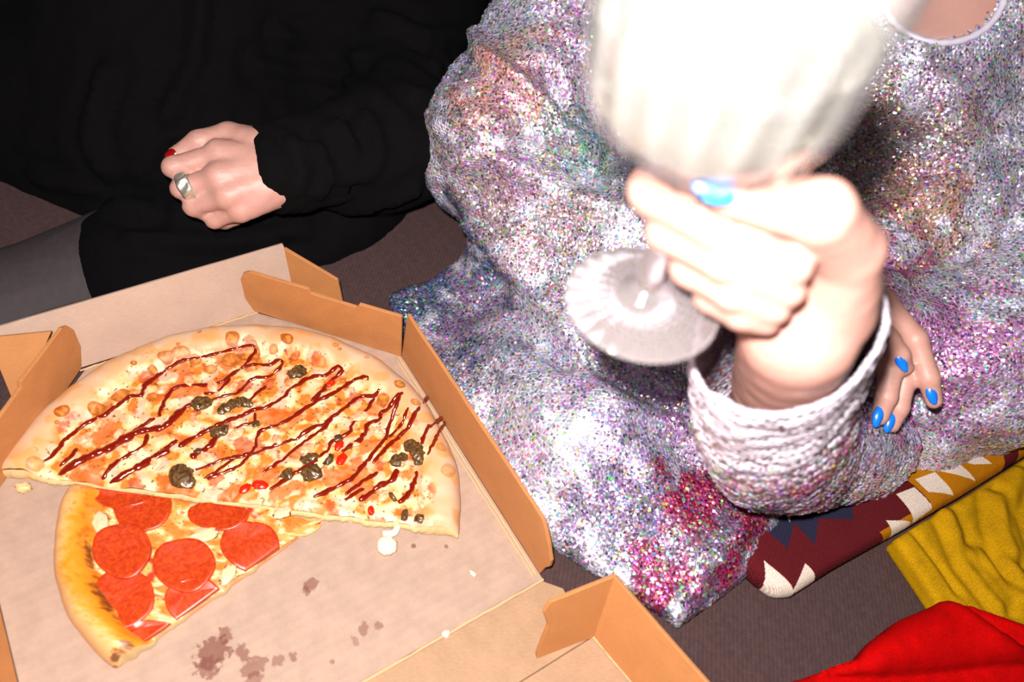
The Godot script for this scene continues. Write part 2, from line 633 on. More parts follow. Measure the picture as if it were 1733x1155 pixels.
# ------------------------------------------------------------------ pizza box
func make_box() -> void:
	var t := thing("pizza_box", "open brown corrugated pizza box with eight-sided tray and folded-back lid", "box", bp(-0.165, 0.07, 0))
	var T := 0.003
	var up := Vector3.UP
	# base with its grease marks
	var spots := []
	for s in [[360, 1105, 26, 20, 0.62], [350, 1130, 18, 14, 0.5], [428, 1130, 22, 12, 0.45], [410, 1105, 9, 12, 0.5], [470, 1118, 9, 8, 0.4], [495, 1112, 6, 6, 0.45], [525, 990, 12, 10, 0.5], [518, 1000, 7, 7, 0.4], [640, 1060, 7, 6, 0.4], [615, 1065, 8, 10, 0.4], [600, 1085, 5, 8, 0.3], [505, 860, 10, 6, 0.35], [700, 925, 4, 4, 0.6], [755, 925, 3, 3, 0.5], [430, 1150, 14, 10, 0.4], [562, 1120, 4, 3, 0.4], [750, 1105, 10, 4, 0.35], [380, 1075, 10, 12, 0.5]]:
		var q := on(s[0], s[1], 0.0) - box_o
		spots.append([q.dot(U), q.dot(V), s[2] / 2300.0, s[3] / 2000.0, s[4]])
	var f1 := noise(0.02, 3, 21)
	var f2 := noise(0.2, 2, 22)
	var tex := painted(840, 860, func(x: int, y: int):
		var u := -0.33 + x * 0.0004
		var v := -0.105 + y * 0.0004
		var wavy := 0.5 + 0.5 * sin(v * TAU / 0.0072 + 0.5 * f1.get_noise_2d(x, y))
		var g := 0.962 + 0.016 * wavy + 0.05 * f1.get_noise_2d(x, y) + 0.035 * f2.get_noise_2d(x * 0.5, y * 2.0)
		var c := Color(g, g * 0.985, g * 0.965)
		for s in spots:
			var du: float = (u - s[0]) / s[2]
			var dv: float = (v - s[1]) / s[3]
			var r := du * du + dv * dv
			if r < 2.5:
				var a := clampf((1.15 - r + 1.1 * f1.get_noise_2d(x * 4, y * 4)) * 2.5, 0, 1) * float(s[4])
				c = c.lerp(Color(0.58, 0.36, 0.33), a)
		return c)
	var mb := mat("kraft_base", Color(0.645, 0.55, 0.50), 0.85)
	mb.albedo_texture = tex
	mb.heightmap_enabled = true
	mb.heightmap_texture = tex
	mb.heightmap_scale = 0.06
	var oct := PackedVector2Array([Vector2(-0.235, -0.1), Vector2(-0.095, -0.1), Vector2(0, -0.004), Vector2(0, 0.2305), Vector2(-0.33, 0.2305), Vector2(-0.33, -0.004)])
	for i in oct.size(): oct[i] += Vector2(0.33, 0.105)
	part("base_panel", panel(bp(-0.33, -0.105, -T / 2), U, V, oct, T, 0.0, Vector2(0.336, 0.344)), mb, t)
	# far wall, leaning outwards
	var w := (up * 0.053 - V * 0.019).normalized()
	part("back_wall", panel(bp(-0.30, -0.1, 0.0), U, w, PackedVector2Array([Vector2(0.042, 0.002), Vector2(0.243, 0.0), Vector2(0.2455, 0.045), Vector2(0.243, 0.0565), Vector2(-0.02, 0.0575), Vector2(-0.012, 0.045)]), T, 0.0004), M.kraft_wall, t)
	# slanting corner flaps with their notched tops
	var a0 := bp(0.0, 0.0, 0.0)
	var a1 := bp(-0.1015, -0.108, 0.0)
	var dv := (a1 - a0).normalized()
	var fl := PackedVector2Array([Vector2(0, 0), Vector2(0.139, 0.002), Vector2(0.1445, 0.007), Vector2(0.1455, 0.04), Vector2(0.142, 0.049), Vector2(0.136, 0.0535), Vector2(0.083, 0.054), Vector2(0.081, 0.0495), Vector2(0.041, 0.049), Vector2(0.038, 0.054), Vector2(0.001, 0.0545)])
	part("corner_flap", panel(a0, dv, up, fl, T, 0.0003), M.kraft_outer, t)
	var b0 := bp(-0.3315, 0.0, 0.0)
	var b1 := bp(-0.234, -0.106, 0.0)
	part("corner_flap", panel(b0, (b1 - b0).normalized(), up, fl, T, 0.0003), M.kraft_outer, t)
	# webs between far wall and flaps
	var top_r := bp(-0.057, -0.1, 0.0) + w * 0.0565
	var wr := bp(-0.022, -0.052, 0.0) - bp(-0.057, -0.1, 0.0)
	part("corner_web", panel(bp(-0.057, -0.1, 0.0), wr.normalized(), (w * 0.7 + up * 0.3).normalized(), PackedVector2Array([Vector2(0, 0), Vector2(0.052, 0.0), Vector2(0.05, 0.044), Vector2(0.0, 0.055)]), T, 0.0004), M.kraft_outer, t)
	var g0 := on(30, 695, 0.002)
	var g1 := on(-22, 571, 0.052)
	var g2 := on(88, 560, 0.052)
	var gx := (g1 - g0).normalized()
	var gy := ((g2 - g0) - gx * (g2 - g0).dot(gx)).normalized()
	part("corner_web", panel(g0, gx, gy, PackedVector2Array([Vector2(0, 0), Vector2((g1 - g0).length(), 0.0), Vector2((g2 - g0).dot(gx), (g2 - g0).dot(gy))]), T, 0.0004), M.kraft_outer, t)
	# side walls; the near end of the right one is torn
	part("side_wall", panel(bp(0.0015, 0.0, 0.0), V, (up * 0.0545 + U * 0.0035).normalized(), PackedVector2Array([Vector2(0.0, 0.0), Vector2(0.2265, 0.0), Vector2(0.2275, 0.012), Vector2(0.2305, 0.02), Vector2(0.2295, 0.028), Vector2(0.2255, 0.034), Vector2(0.2215, 0.04), Vector2(0.2145, 0.048), Vector2(0.2075, 0.0545), Vector2(0.0, 0.0545)]), T, 0.0003), M.kraft_outer, t)
	part("side_wall", panel(bp(-0.3315, 0.0, 0.0), V, (up * 0.05 - U * 0.02).normalized(), PackedVector2Array([Vector2(0.0, 0.0), Vector2(0.229, 0.0), Vector2(0.228, 0.02), Vector2(0.206, 0.0535), Vector2(0.0, 0.0535)]), T, 0.0003), M.kraft_outer, t)
	# hinge strip and lid
	part("hinge_panel", panel(bp(-0.33, 0.2325, -T / 2 + 0.0004), U, (V + up * 0.03).normalized(), PackedVector2Array([Vector2(0, 0), Vector2(0.329, 0.0), Vector2(0.339, 0.012), Vector2(0.338, 0.03), Vector2(0.333, 0.0515), Vector2(0, 0.0515)]), T, 0.0003), M.kraft_inner, t)
	part("lid_panel", panel(bp(-0.345, 0.2842, -T / 2 + 0.0006), U, V, PackedVector2Array([Vector2(0, 0), Vector2(0.358, 0.0), Vector2(0.362, 0.05), Vector2(0.378, 0.33), Vector2(0, 0.33)]), T, 0.0003), M.kraft_inner, t)
	var l0 := on(1005, 1076, 0.001)
	var l1 := on(909, 1112, 0.001)
	var t0 := on(1041, 972, 0.055)
	part("lid_flap", panel(l0, (l1 - l0).normalized(), (t0 - l0).normalized(), PackedVector2Array([Vector2(0, 0), Vector2(0.0455, 0.0), Vector2(0.0465, 0.006), Vector2(0.0445, 0.032), Vector2(0.0465, 0.037), Vector2(0.0515, 0.0475), Vector2(0.0485, 0.0555), Vector2(0.0, 0.0585)]), T, 0.0003), M.kraft_outer, t)
	var l2 := on(1075, 1160, 0.001)
	part("lid_wall", panel(l0, (l2 - l0).normalized(), (t0 - l0).normalized(), PackedVector2Array([Vector2(0, 0), Vector2(0.35, 0.0), Vector2(0.36, 0.056), Vector2(0.0, 0.0583)]), T, 0.0003), M.kraft_outer, t)
	# pressed creases along the folds
	for c in [[bp(-0.0028, 0.0, 0.0004), bp(-0.0028, 0.226, 0.0004), 0.0009], [bp(-0.0058, 0.004, 0.0002), bp(-0.0055, 0.226, 0.0002), 0.0007], [bp(-0.24, -0.0985, 0.0004), bp(-0.09, -0.0985, 0.0004), 0.0009], [bp(-0.33, 0.2315, -0.0004), bp(0.0, 0.2315, -0.0004), 0.0011], [l0 + Vector3(-0.002, 0.0008, 0), l2 + Vector3(-0.002, 0.0008, 0), 0.0009]]:
		var ln := PackedVector3Array()
		for i in 40:
			ln.append((c[0] as Vector3).lerp(c[1], i / 39.0) + Vector3(nc.get_noise_1d(i * 0.02), 0, nc.get_noise_1d(i * 0.02 + 9)) * 0.0006)
		var rad: float = c[2]
		part("crease", tube(ln, func(q: float): return rad * (1.0 + 0.4 * nc.get_noise_1d(q * 0.6)), 6, 0.7), M.kraft_edge, t)

# ------------------------------------------------------------------ pizza
var pc := Vector2(-0.176, 0.072)        # middle of the cut edge, in box coordinates
var pe := Vector2(0.807, 0.590)         # along the cut, to the right
var pf := Vector2(0.590, -0.807)        # across, towards the far wall
const PR := 0.170

func pizza_height(s: float, t: float) -> float:
	var r := Vector2(s, t).length()
	var q := r / PR
	var rim := 0.019 * sqrt(maxf(0.0, 1.0 - pow((q - 0.895) / 0.108, 2.0))) if q > 0.787 else 0.0
	var inner := 0.0105 + 0.0016 * na.get_noise_2d(s, t) + 0.0012 * nc.get_noise_2d(s, t)
	if q > 0.9:
		inner = 0.0
	var h := maxf(inner, rim * (1.0 + 0.14 * nb.get_noise_2d(s * 1.6, t * 1.6)))
	var drop := clampf(t / 0.006, 0.0, 1.0)
	return h * (0.72 + 0.28 * sqrt(drop))

func pizza_at(x: float, y: float, lift: float) -> Vector3:      # pixel to a point on the half pizza's top
	var h := 0.011
	var P := Vector3.ZERO
	for i in 4:
		P = on(x, y, h)
		var d := P - box_o
		var w := Vector2(d.dot(U), d.dot(V)) - pc
		h = pizza_height(w.dot(pe), maxf(w.dot(pf), 0.0)) if w.length() < PR else 0.001
		h = maxf(h, 0.001)
	return P + Vector3.UP * (h - P.y + lift)

func make_pizza() -> void:
	var mid := bp(pc.x, pc.y, 0.0)
	var t := thing("pizza", "half a round pizza with ham, mushrooms and zigzag brown sauce, along the box's far side", "pizza", mid)
	var e := U * pe.x + V * pe.y
	var f := U * pf.x + V * pf.y
	# one body of dough: polar grid, top and underside
	var NR := 110
	var NA := 230
	var v := PackedVector3Array()
	var uv := PackedVector2Array()
	for j in NR + 3:
		for i in NA:
			var ang := PI * i / (NA - 1)
			var edge := PR * (1.0 + 0.012 * nb.get_noise_2d(cos(ang) * 0.2, sin(ang) * 0.2) + 0.006 * na.get_noise_2d(cos(ang) * 0.2, sin(ang) * 0.2))
			var q := minf(j, NR) / float(NR)
			var r := PR * q
			var s := r * cos(ang)
			var tt := r * sin(ang)
			if i == 0 or i == NA - 1:
				tt += 0.0022 * nb.get_noise_1d(s * 3.0)
			var h := pizza_height(s, maxf(0.0, tt)) if j < NR else 0.005
			if j == NR + 1: h = 0.0012
			if j == NR + 2:
				h = 0.0012
				s = 0.0
				tt = 0.0
			var k := edge / PR
			v.append(mid + e * s * k + f * tt * k + Vector3.UP * h)
			uv.append(Vector2(s / (2 * PR) + 0.5, clampf(tt, 0, PR) / PR))
	var idx := grid_index(NA, NR + 3, false, true)
	# the cut face, white crumb with a ragged lip
	part("dough", amesh(v, idx, uv), pizza_skin(), t)
	var cv := PackedVector3Array()
	var n := 160
	for i in n:
		var s := lerpf(-PR, PR, i / float(n - 1)) * 0.997
		var h := pizza_height(s, 0.0)
		var w := 0.0022 * nb.get_noise_1d(s * 3.0)
		for q in [[h - 0.0002, 0.0], [h * 0.7, -0.0014], [h * 0.35, -0.0018], [0.0012, -0.0008]]:
			cv.append(mid + e * s + f * (w + q[1] * (1.0 + 0.8 * nc.get_noise_2d(s * 3.0, q[0] * 9.0))) + Vector3.UP * q[0])
	part("cut_crumb", amesh(cv, grid_index(4, n, false, false)), mat("bread_crumb", Color(0.84, 0.72, 0.52), 0.85), t, "pale cut edge of the dough")
	# sauce, traced line by line
	var lines := [
		["1.9", 73, 782, 94, 766, 107, 748, 125, 733, 153, 713, 179, 702, 197, 688, 221, 671, 238, 670, 249, 649, 275, 631],
		["1.5", 275, 631, 306, 613, 340, 601, 380, 591, 416, 583, 429, 584, 432, 592, 423, 607, 413, 620, 405, 626],
		["1.5", 405, 626, 390, 636, 379, 645, 353, 652, 327, 652, 304, 654, 291, 661, 283, 672, 275, 688, 269, 706],
		["1.6", 408, 623, 429, 618, 449, 618, 460, 617, 470, 610, 478, 611, 475, 623, 462, 633],
		["1.4", 462, 633, 452, 639, 434, 640, 418, 649, 403, 665, 387, 670, 366, 675, 352, 680],
		["1.3", 390, 640, 378, 655, 362, 665, 345, 667],
		["2.9", 325, 684, 304, 698, 286, 717, 275, 724, 257, 727, 234, 732, 200, 750, 182, 761, 156, 771, 130, 784, 101, 805],
		["2.1", 262, 709, 244, 719, 223, 735, 205, 748, 180, 762],
		["1.7", 249, 735, 242, 756, 221, 769, 200, 782, 182, 797, 173, 813],
		["2.6", 288, 763, 270, 771, 257, 779, 234, 792, 208, 805, 187, 819],
		["2.0", 364, 724, 345, 732, 325, 743, 312, 750, 304, 757],
		["2.2", 372, 735, 355, 755, 338, 768, 322, 775],
		["1.7", 362, 721, 382, 714, 397, 709, 416, 701, 434, 693, 447, 691, 465, 682, 483, 670, 491, 657],
		["1.8", 491, 657, 506, 652, 517, 643, 535, 637, 551, 636, 564, 626, 574, 619, 579, 623, 577, 631, 561, 644, 545, 662, 527, 680],
		["1.3", 450, 655, 432, 668, 416, 684, 404, 690],
		["1.8", 623, 645, 622, 639, 616, 638, 597, 645, 579, 657, 556, 670, 530, 683, 512, 696, 496, 706, 473, 719],
		["1.5", 473, 719, 457, 724, 442, 730, 434, 743, 432, 756, 426, 766, 413, 771, 400, 774, 380, 778, 350, 790, 332, 796],
		["1.3", 416, 771, 397, 776, 379, 789, 366, 800, 345, 810],
		["1.3", 432, 700, 430, 714, 415, 720, 396, 726],
		["1.9", 641, 659, 634, 670, 616, 671, 600, 678, 577, 696, 558, 711, 551, 719, 530, 724, 512, 735, 501, 745],
		["1.4", 501, 745, 483, 749, 462, 756, 442, 763, 423, 771, 404, 790, 380, 800, 352, 812],
		["1.4", 561, 709, 551, 722, 535, 735, 517, 748, 499, 761, 483, 776, 462, 789, 447, 800],
		["1.5", 634, 675, 623, 691, 616, 701, 597, 717, 592, 732, 579, 740, 561, 748, 556, 761, 538, 774],
		["2.2", 538, 774, 517, 792, 504, 800, 486, 810, 470, 821, 457, 831],
		["1.9", 681, 664, 670, 672, 657, 691, 644, 701, 642, 711, 623, 719, 618, 732, 608, 745, 592, 756, 577, 766],
		["1.5", 678, 667, 670, 688, 662, 711, 657, 727, 652, 743, 639, 758, 629, 771, 618, 784],
		["1.9", 620, 782, 605, 800, 595, 810, 577, 821, 556, 831, 540, 839, 530, 843],
		["1.7", 733, 674, 725, 672, 717, 680, 704, 698, 699, 709, 691, 724, 675, 740, 660, 753, 644, 769, 631, 784],
		["1.3", 733, 674, 743, 685, 753, 698, 761, 712],
		["1.6", 758, 714, 751, 706, 740, 714, 725, 724, 719, 737, 714, 750, 706, 756],
		["1.3", 756, 714, 745, 727, 735, 748, 727, 763, 722, 771],
		["2.3", 672, 796, 662, 815, 644, 823, 629, 833, 608, 849],
		["1.4", 616, 828, 600, 836, 584, 849],
		["1.8", 705, 798, 701, 818, 691, 836, 681, 846, 673, 851],
		["1.6", 640, 800, 620, 812, 600, 826, 585, 838],
		["1.4", 690, 690, 683, 712, 672, 728, 655, 742],
		["1.5", 130, 760, 118, 776, 100, 790],
		["2.2", 300, 745, 285, 757, 268, 768],
	]
	for ln in lines:
		var pts := []
		for i in range(1, ln.size() - 1, 2):
			pts.append(pizza_at(ln[i], ln[i + 1], 0.0004))
		var sm := smooth_line(pts, 0.0018)
		for i in sm.size():
			sm[i] += Vector3(nc.get_noise_3dv(sm[i] * 2.0), 0, nc.get_noise_3dv(sm[i] * 2.0 + Vector3.ONE)) * 0.0011
		var r := float(ln[0]) * 0.00104
		var sd0 := rng.randf() * 10.0
		part("sauce_drizzle", tube(sm, func(q: float): return r * (1.0 + 0.55 * nc.get_noise_1d(q * 0.12 * sm.size() * 0.02 + sd0)) * (0.55 + 0.45 * minf(1.0, minf(q, 1.0 - q) * 14.0)), 8, 0.75), M.barbecue_sauce, t)
	# drips that ran off the crust
	for d in [[762, 706, 770, 716, 773, 726], [772, 724, 781, 738, 789, 750]]:
		var pts := []
		for i in range(0, 6, 2): pts.append(on(d[i], d[i + 1], 0.006))
		part("sauce_drizzle", tube(smooth_line(pts, 0.002), func(q: float): return 0.0011 * (1.0 - 0.4 * absf(q - 0.5)), 7), M.barbecue_sauce, t)
	# mushrooms: bent brown slices
	for m in [[[325, 690, 342, 684, 358, 686], 4.6], [[370, 700, 392, 686, 412, 682, 428, 688], 3.6], [[356, 738, 370, 732, 388, 728], 4.4], [[298, 790, 306, 806, 318, 818, 330, 812], 5.4], [[488, 636, 502, 632, 517, 626], 4.6], [[512, 786, 522, 778, 538, 774], 3.4], [[478, 800, 486, 804, 496, 802], 3.6], [[512, 806, 528, 802, 542, 794], 4.6], [[553, 778, 562, 781], 3.6], [[566, 748, 580, 740], 2.4], [[682, 758, 698, 757, 708, 768, 708, 790], 4.2], [[662, 788, 676, 778, 688, 772], 3.4], [[660, 846, 668, 840], 3.2], [[678, 873, 692, 874], 3.4], [[704, 877, 716, 880], 3.0], [[428, 722, 440, 716], 2.0], [[330, 770, 342, 762], 2.6]]:
		var pts := []
		var src: Array = m[0]
		for i in range(0, src.size(), 2): pts.append(pizza_at(src[i], src[i + 1], 0.0012))
		var r: float = m[1] * 0.00135
		var sd0 := rng.randf() * 10.0
		part("mushroom", roughen(tube(smooth_line(pts, 0.0012), func(q: float): return r * sqrt(maxf(0.02, 1.0 - pow(absf(q * 2.0 - 1.0), 3.0))) * (1.0 + 0.3 * nc.get_noise_1d(q * 0.02 + sd0)), 16, 0.5), 0.0022, 9.0), M.mushroom, t)
	# ham and tomato pieces
	for m in [[360, 655, 11, "ham"], [330, 715, 10, "ham"], [610, 705, 13, "ham"], [574, 755, 9, "tomato"], [578, 778, 10, "tomato"], [560, 650, 8, "tomato"], [400, 735, 12, "ham"], [350, 775, 13, "ham"], [260, 780, 9, "ham"], [140, 745, 11, "ham"], [440, 822, 11, "tomato"], [415, 828, 9, "tomato"], [600, 752, 8, "ham"], [640, 730, 8, "ham"], [715, 850, 11, "ham"], [628, 865, 7, "tomato"], [520, 760, 11, "ham"], [650, 840, 10, "ham"], [676, 782, 10, "ham"], [395, 655, 9, "ham"], [320, 645, 10, "ham"], [470, 745, 9, "ham"], [200, 735, 9, "ham"], [275, 660, 10, "ham"]]:
		var c := pizza_at(m[0], m[1], 0.0003)
		var r: float = m[2] / 2300.0
		var turn := Basis(Vector3.UP, rng.randf() * TAU)
		part("ham_piece" if m[3] == "ham" else "tomato_piece", ellipsoid(c, turn, Vector3(r * 1.3, 0.0020, r * 0.85), 0.35, 18, 8, rng.randf() * 5.0), M[m[3]], t)

func pizza_skin() -> StandardMaterial3D:
	var n1 := noise(0.009, 2, 31)
	var n2 := noise(0.017, 2, 32)
	var n3 := noise(0.07, 2, 33)
	var n4 := noise(0.014, 2, 34)
	var W := 1000
	var H := 500
	var blots := []
	for b in [[395, 575, 15, 0.9], [425, 590, 18, 0.9], [487, 578, 13, 1.0], [462, 590, 10, 0.8], [280, 607, 12, 0.9], [258, 625, 9, 0.9], [228, 620, 6, 0.9], [310, 598, 14, 0.7], [202, 665, 15, 0.9], [158, 688, 13, 0.9], [106, 700, 12, 1.0], [97, 718, 4, 0.8], [255, 665, 8, 0.8], [225, 648, 4, 0.6], [338, 565, 5, 0.7], [303, 588, 4, 0.7], [568, 588, 6, 0.6], [575, 595, 4, 0.6], [646, 675, 11, 0.9], [675, 655, 12, 0.8], [580, 640, 6, 0.9], [620, 610, 5, 0.5], [498, 602, 4, 0.7], [700, 685, 9, 0.6], [545, 610, 9, 0.5], [517, 610, 8, 0.5], [690, 705, 9, 0.6], [755, 800, 14, 0.35], [745, 760, 12, 0.35], [60, 785, 12, 0.5], [330, 605, 12, 0.7], [385, 605, 16, 0.8], [355, 620, 12, 0.6]]:
		var q := on(b[0], b[1], 0.015) - box_o
		var w := Vector2(q.dot(U), q.dot(V)) - pc
		blots.append([w.dot(pe), w.dot(pf), b[2] / 2300.0, b[3]])
	var tex := painted(W, H, func(x: int, y: int):
		var s := (x / float(W) - 0.5) * 2.0 * PR
		var t := y / float(H) * PR
		var q := sqrt(s * s + t * t) / PR
		var a := n1.get_noise_2d(x, y)
		var b := n2.get_noise_2d(x, y)
		var d := n3.get_noise_2d(x, y)
		var g := n4.get_noise_2d(x, y)
		# cheese
		var c := Color(0.88, 0.66, 0.42)
		c = c.lerp(Color(0.87, 0.77, 0.62), clampf((b + 0.05) * 3.5, 0, 1))
		c = c.lerp(Color(0.86, 0.62, 0.52), clampf((g - 0.12) * 5.0, 0, 0.7))
		c = c.lerp(Color(0.80, 0.44, 0.13), clampf((-b - 0.16 + 0.12 * d) * 6.0, 0, 0.9))
		c = c.lerp(Color(0.76, 0.32, 0.09), clampf((-a - 0.2 + 0.15 * d) * 4.0, 0, 0.7))
		c = c.lerp(Color(0.64, 0.20, 0.07), clampf((a - 0.45 + 0.15 * d) * 5.0, 0, 0.6))
		if d > 0.56: c = c.lerp(Color(0.30, 0.25, 0.10), 0.7)
		# crust
		var k := clampf((q - 0.80 - 0.07 * a - 0.05 * b) * 16.0, 0, 1)
		var cr := Color(0.80, 0.60, 0.43).lerp(Color(0.79, 0.665, 0.555), clampf((q - 0.86) * 12.0 + a, 0, 1))
		cr = cr.lerp(Color(0.82, 0.54, 0.26), clampf((g - 0.1) * 2.0, 0, 0.5))
		c = c.lerp(cr, k)
		for bl in blots:
			var ds: float = (s - bl[0]) / bl[2]
			var dt: float = (t - bl[1]) / bl[2]
			var r := ds * ds + dt * dt
			if r < 2.2:
				var rr := r * (1.0 + 0.9 * b)
				var al: float = clampf((1.0 - rr) * 5.0, 0, 1) * bl[3]
				c = c.lerp(Color(0.60, 0.29, 0.07).lerp(Color(0.80, 0.50, 0.19), clampf(1.0 - rr * 1.6 + d, 0, 1)), al)
		return c)
	var m := mat("baked_pizza", Color(1, 1, 1), 0.5)
	m.albedo_texture = tex
	m.heightmap_enabled = true
	m.heightmap_texture = tex
	m.heightmap_scale = 0.025
	return m

# ------------------------------------------------------------------ pepperoni slice
func make_slice() -> void:
	var tip := on(546, 880, 0.004)
	var a := on(112, 822, 0.01)
	var b := on(192, 1128, 0.008)
	var ea := a - tip
	var eb := b - tip
	ea.y = 0
	eb.y = 0
	var R := (ea.length() + eb.length()) / 2.0
	var t0 := atan2(ea.z, ea.x)
	var t1 := atan2(eb.z, eb.x)
	if t1 - t0 > PI: t1 -= TAU
	if t0 - t1 > PI: t1 += TAU
	var t := thing("pizza_slice", "single pizza slice with large orange pepperoni discs, its crust scorched", "pizza slice", Vector3(tip.x + (ea.x + eb.x) / 2, 0, tip.z + (ea.z + eb.z) / 2))
	var mid := t.position
	var NR := 80
	var NA := 90
	var height := func(q: float, w: float) -> float:
		var rim := 0.021 * sqrt(maxf(0.0, 1.0 - pow((q - 0.925) / 0.078, 2.0))) if q > 0.847 else 0.0
		var h := maxf(0.0088 * smoothstep(-0.1, 0.35, q) + 0.0012 if q < 0.93 else 0.0, rim)
		var side := sqrt(clampf(minf(w, 1.0 - w) * q * 16.0, 0.0, 1.0))
		return h * (0.72 + 0.28 * side)
	var v := PackedVector3Array()
	var uv := PackedVector2Array()
	var edge := func(w: float) -> float:
		return lerpf(ea.length(), eb.length(), w) * (1.0 + 0.03 * sin(PI * w))
	for j in NR + 3:
		for i in NA:
			var w := i / float(NA - 1)
			var q := minf(j, NR) / float(NR)
			var ang := lerpf(t0, t1, w)
			var p := tip + Vector3(cos(ang), 0, sin(ang)) * float(edge.call(w)) * (q + 0.006 * nb.get_noise_1d(w * 0.4))
			p.y = height.call(q, w) + 0.0011 * na.get_noise_3dv(p * 2.0) if j < NR else (0.006 if j == NR else 0.001)
			if j == NR + 2: p = Vector3(tip.x, 0.001, tip.z)
			if i == 0 or i == NA - 1:
				p += Vector3(nb.get_noise_1d(q * 0.7), 0, nb.get_noise_1d(q * 0.7 + 3)) * 0.004
			v.append(p)
			uv.append(Vector2(w, q))
	# skirts down the two cut edges
	var idx := grid_index(NA, NR + 3, false, false)
	var n1 := noise(0.012, 3, 41)
	var n2 := noise(0.035, 3, 42)
	var n3 := noise(0.1, 2, 43)
	var chars := [[0.97, 0.905, 0.04, 0.03], [0.66, 0.868, 0.16, 0.022], [0.38, 0.868, 0.10, 0.014], [0.99, 0.96, 0.03, 0.03]]
	var m := mat("baked_slice", Color(1, 1, 1), 0.45)
	m.albedo_texture = painted(512, 512, func(x: int, y: int):
		var w := x / 512.0
		var q := y / 512.0
		var fx := w * 512.0 * maxf(q, 0.1)
		var p := n1.get_noise_2d(fx, y)
		var b2 := n2.get_noise_2d(fx, y)
		var d := n3.get_noise_2d(fx, y)
		var c := Color(0.86, 0.58, 0.30).lerp(Color(0.90, 0.75, 0.58), clampf(b2 * 2.2 + 0.2, 0, 1))
		c = c.lerp(Color(0.88, 0.40, 0.12), clampf((-p - 0.05) * 3.5, 0, 0.8))
		c = c.lerp(Color(0.72, 0.12, 0.06), clampf((p - 0.3) * 6.0, 0, 0.85))
		if d > 0.5: c = c.lerp(Color(0.45, 0.27, 0.10), 0.7)
		var k := clampf((q - 0.845 - 0.03 * p) * 30.0, 0, 1)
		var cr := Color(0.84, 0.50, 0.10).lerp(Color(0.86, 0.66, 0.44), clampf((q - 0.93 + 0.10 * absf(w - 0.5) + 0.03 * b2) * 18.0, 0, 1))
		cr = cr.lerp(Color(0.72, 0.34, 0.03), clampf((0.89 - q) * 9.0 + b2 * 1.2, 0, 0.8))
		c = c.lerp(cr, k)
		for s in chars:
			var r := pow((w - s[0]) / s[2], 2.0) + pow((q - s[1]) / s[3], 2.0)
			c = c.lerp(Color(0.36, 0.17, 0.05), clampf((1.0 - r + 1.2 * b2 + 0.5 * d) * 0.7, 0, 0.75))
		return c)
	part("dough", amesh(v, idx, uv), m, t)
	for sgn in 2:
		var cv := PackedVector3Array()
		for j in NR + 1:
			var p := v[j * NA + (0 if sgn == 0 else NA - 1)]
			cv.append(p)
			cv.append(Vector3(p.x, maxf(0.001, p.y * 0.5), p.z) + (v[j * NA + (0 if sgn == 0 else NA - 1)] - v[j * NA + (1 if sgn == 0 else NA - 2)]).normalized() * 0.0008)
			cv.append(Vector3(p.x, 0.001, p.z))
		part("cut_crumb", amesh(cv, grid_index(3, NR + 1, false, sgn == 0)), M.bread_crumb, t)
	# pepperoni, those at the edges cut with the slice
	var wedge := PackedVector2Array([Vector2(tip.x, tip.z)])
	for i in 13:
		var ang := lerpf(t0, t1, i / 12.0)
		wedge.append(Vector2(tip.x, tip.z) + Vector2(cos(ang), sin(ang)) * float(edge.call(i / 12.0)) * 0.905)
	for g in [[240, 858, 50, 43, 0.0], [205, 838, 52, 22, 0.0], [370, 872, 52, 26, 0.0], [210, 1012, 52, 50, 0.0], [262, 1092, 55, 44, 0.0], [330, 1018, 50, 40, 0.0008], [423, 922, 50, 42, 0.0], [313, 957, 53, 46, 0.0014], [208, 933, 50, 47, 0.0018]]:
		var c := on(g[0], g[1], 0.0105)
		var dir1 := on(g[0] + 10, g[1], 0.0105) - c
		var dir2 := on(g[0], g[1] + 10, 0.0105) - c
		var ring := PackedVector2Array()
		var ph := rng.randf() * 5.0
		for i in 40:
			var ang := TAU * i / 40.0
			var rr := 1.0 + 0.035 * sin(ang * 3 + ph) + 0.02 * sin(ang * 5 + ph * 2)
			var p: Vector3 = c + dir1 * (cos(ang) * g[2] * 0.1 * rr) + dir2 * (sin(ang) * g[3] * 0.1 * rr)
			ring.append(Vector2(p.x, p.z))
		for cut in Geometry2D.intersect_polygons(ring, wedge):
			var poly: PackedVector2Array = cut
			if Geometry2D.is_polygon_clockwise(poly): poly.reverse()
			var cen := Vector2.ZERO
			for p in poly: cen += p / poly.size()
			var pv := PackedVector3Array()
			var at := func(p: Vector2) -> float:
				var rel := Vector3(p.x, 0, p.y) - Vector3(tip.x, 0, tip.z)
				var w := inverse_lerp(t0, t1, fposmod(atan2(rel.z, rel.x) - minf(t0, t1), TAU) + minf(t0, t1))
				return float(height.call(clampf(rel.length() / float(edge.call(clampf(w, 0, 1))), 0, 0.86), clampf(w, 0.02, 0.98)))
			for row in [[1.0, -0.0006], [1.0, 0.0013], [0.97, 0.0021], [0.86, 0.0020], [0.5, 0.0010], [0.0, 0.0008]]:
				for p in poly:
					var w: Vector2 = cen + (p - cen) * float(row[0])
					pv.append(Vector3(w.x, float(at.call(w)) + row[1] + g[4] + 0.0005 * nc.get_noise_2d(w.x, w.y), w.y))
			part("pepperoni", amesh(pv, grid_index(poly.size(), 6, true, true)), M.pepperoni, t)
	# molten cheese over some edges
	for g in [[346, 906, 16], [386, 972, 13], [170, 884, 15], [478, 868, 12]]:
		var c := on(g[0], g[1], 0.0115)
		part("cheese_blob", ellipsoid(c, Basis(Vector3.UP, rng.randf() * TAU), Vector3(g[2] * 1.3, 3.0, g[2] * 0.8) / 2300.0, 0.5, 18, 8, rng.randf() * 7.0), M.melted_cheese, t)

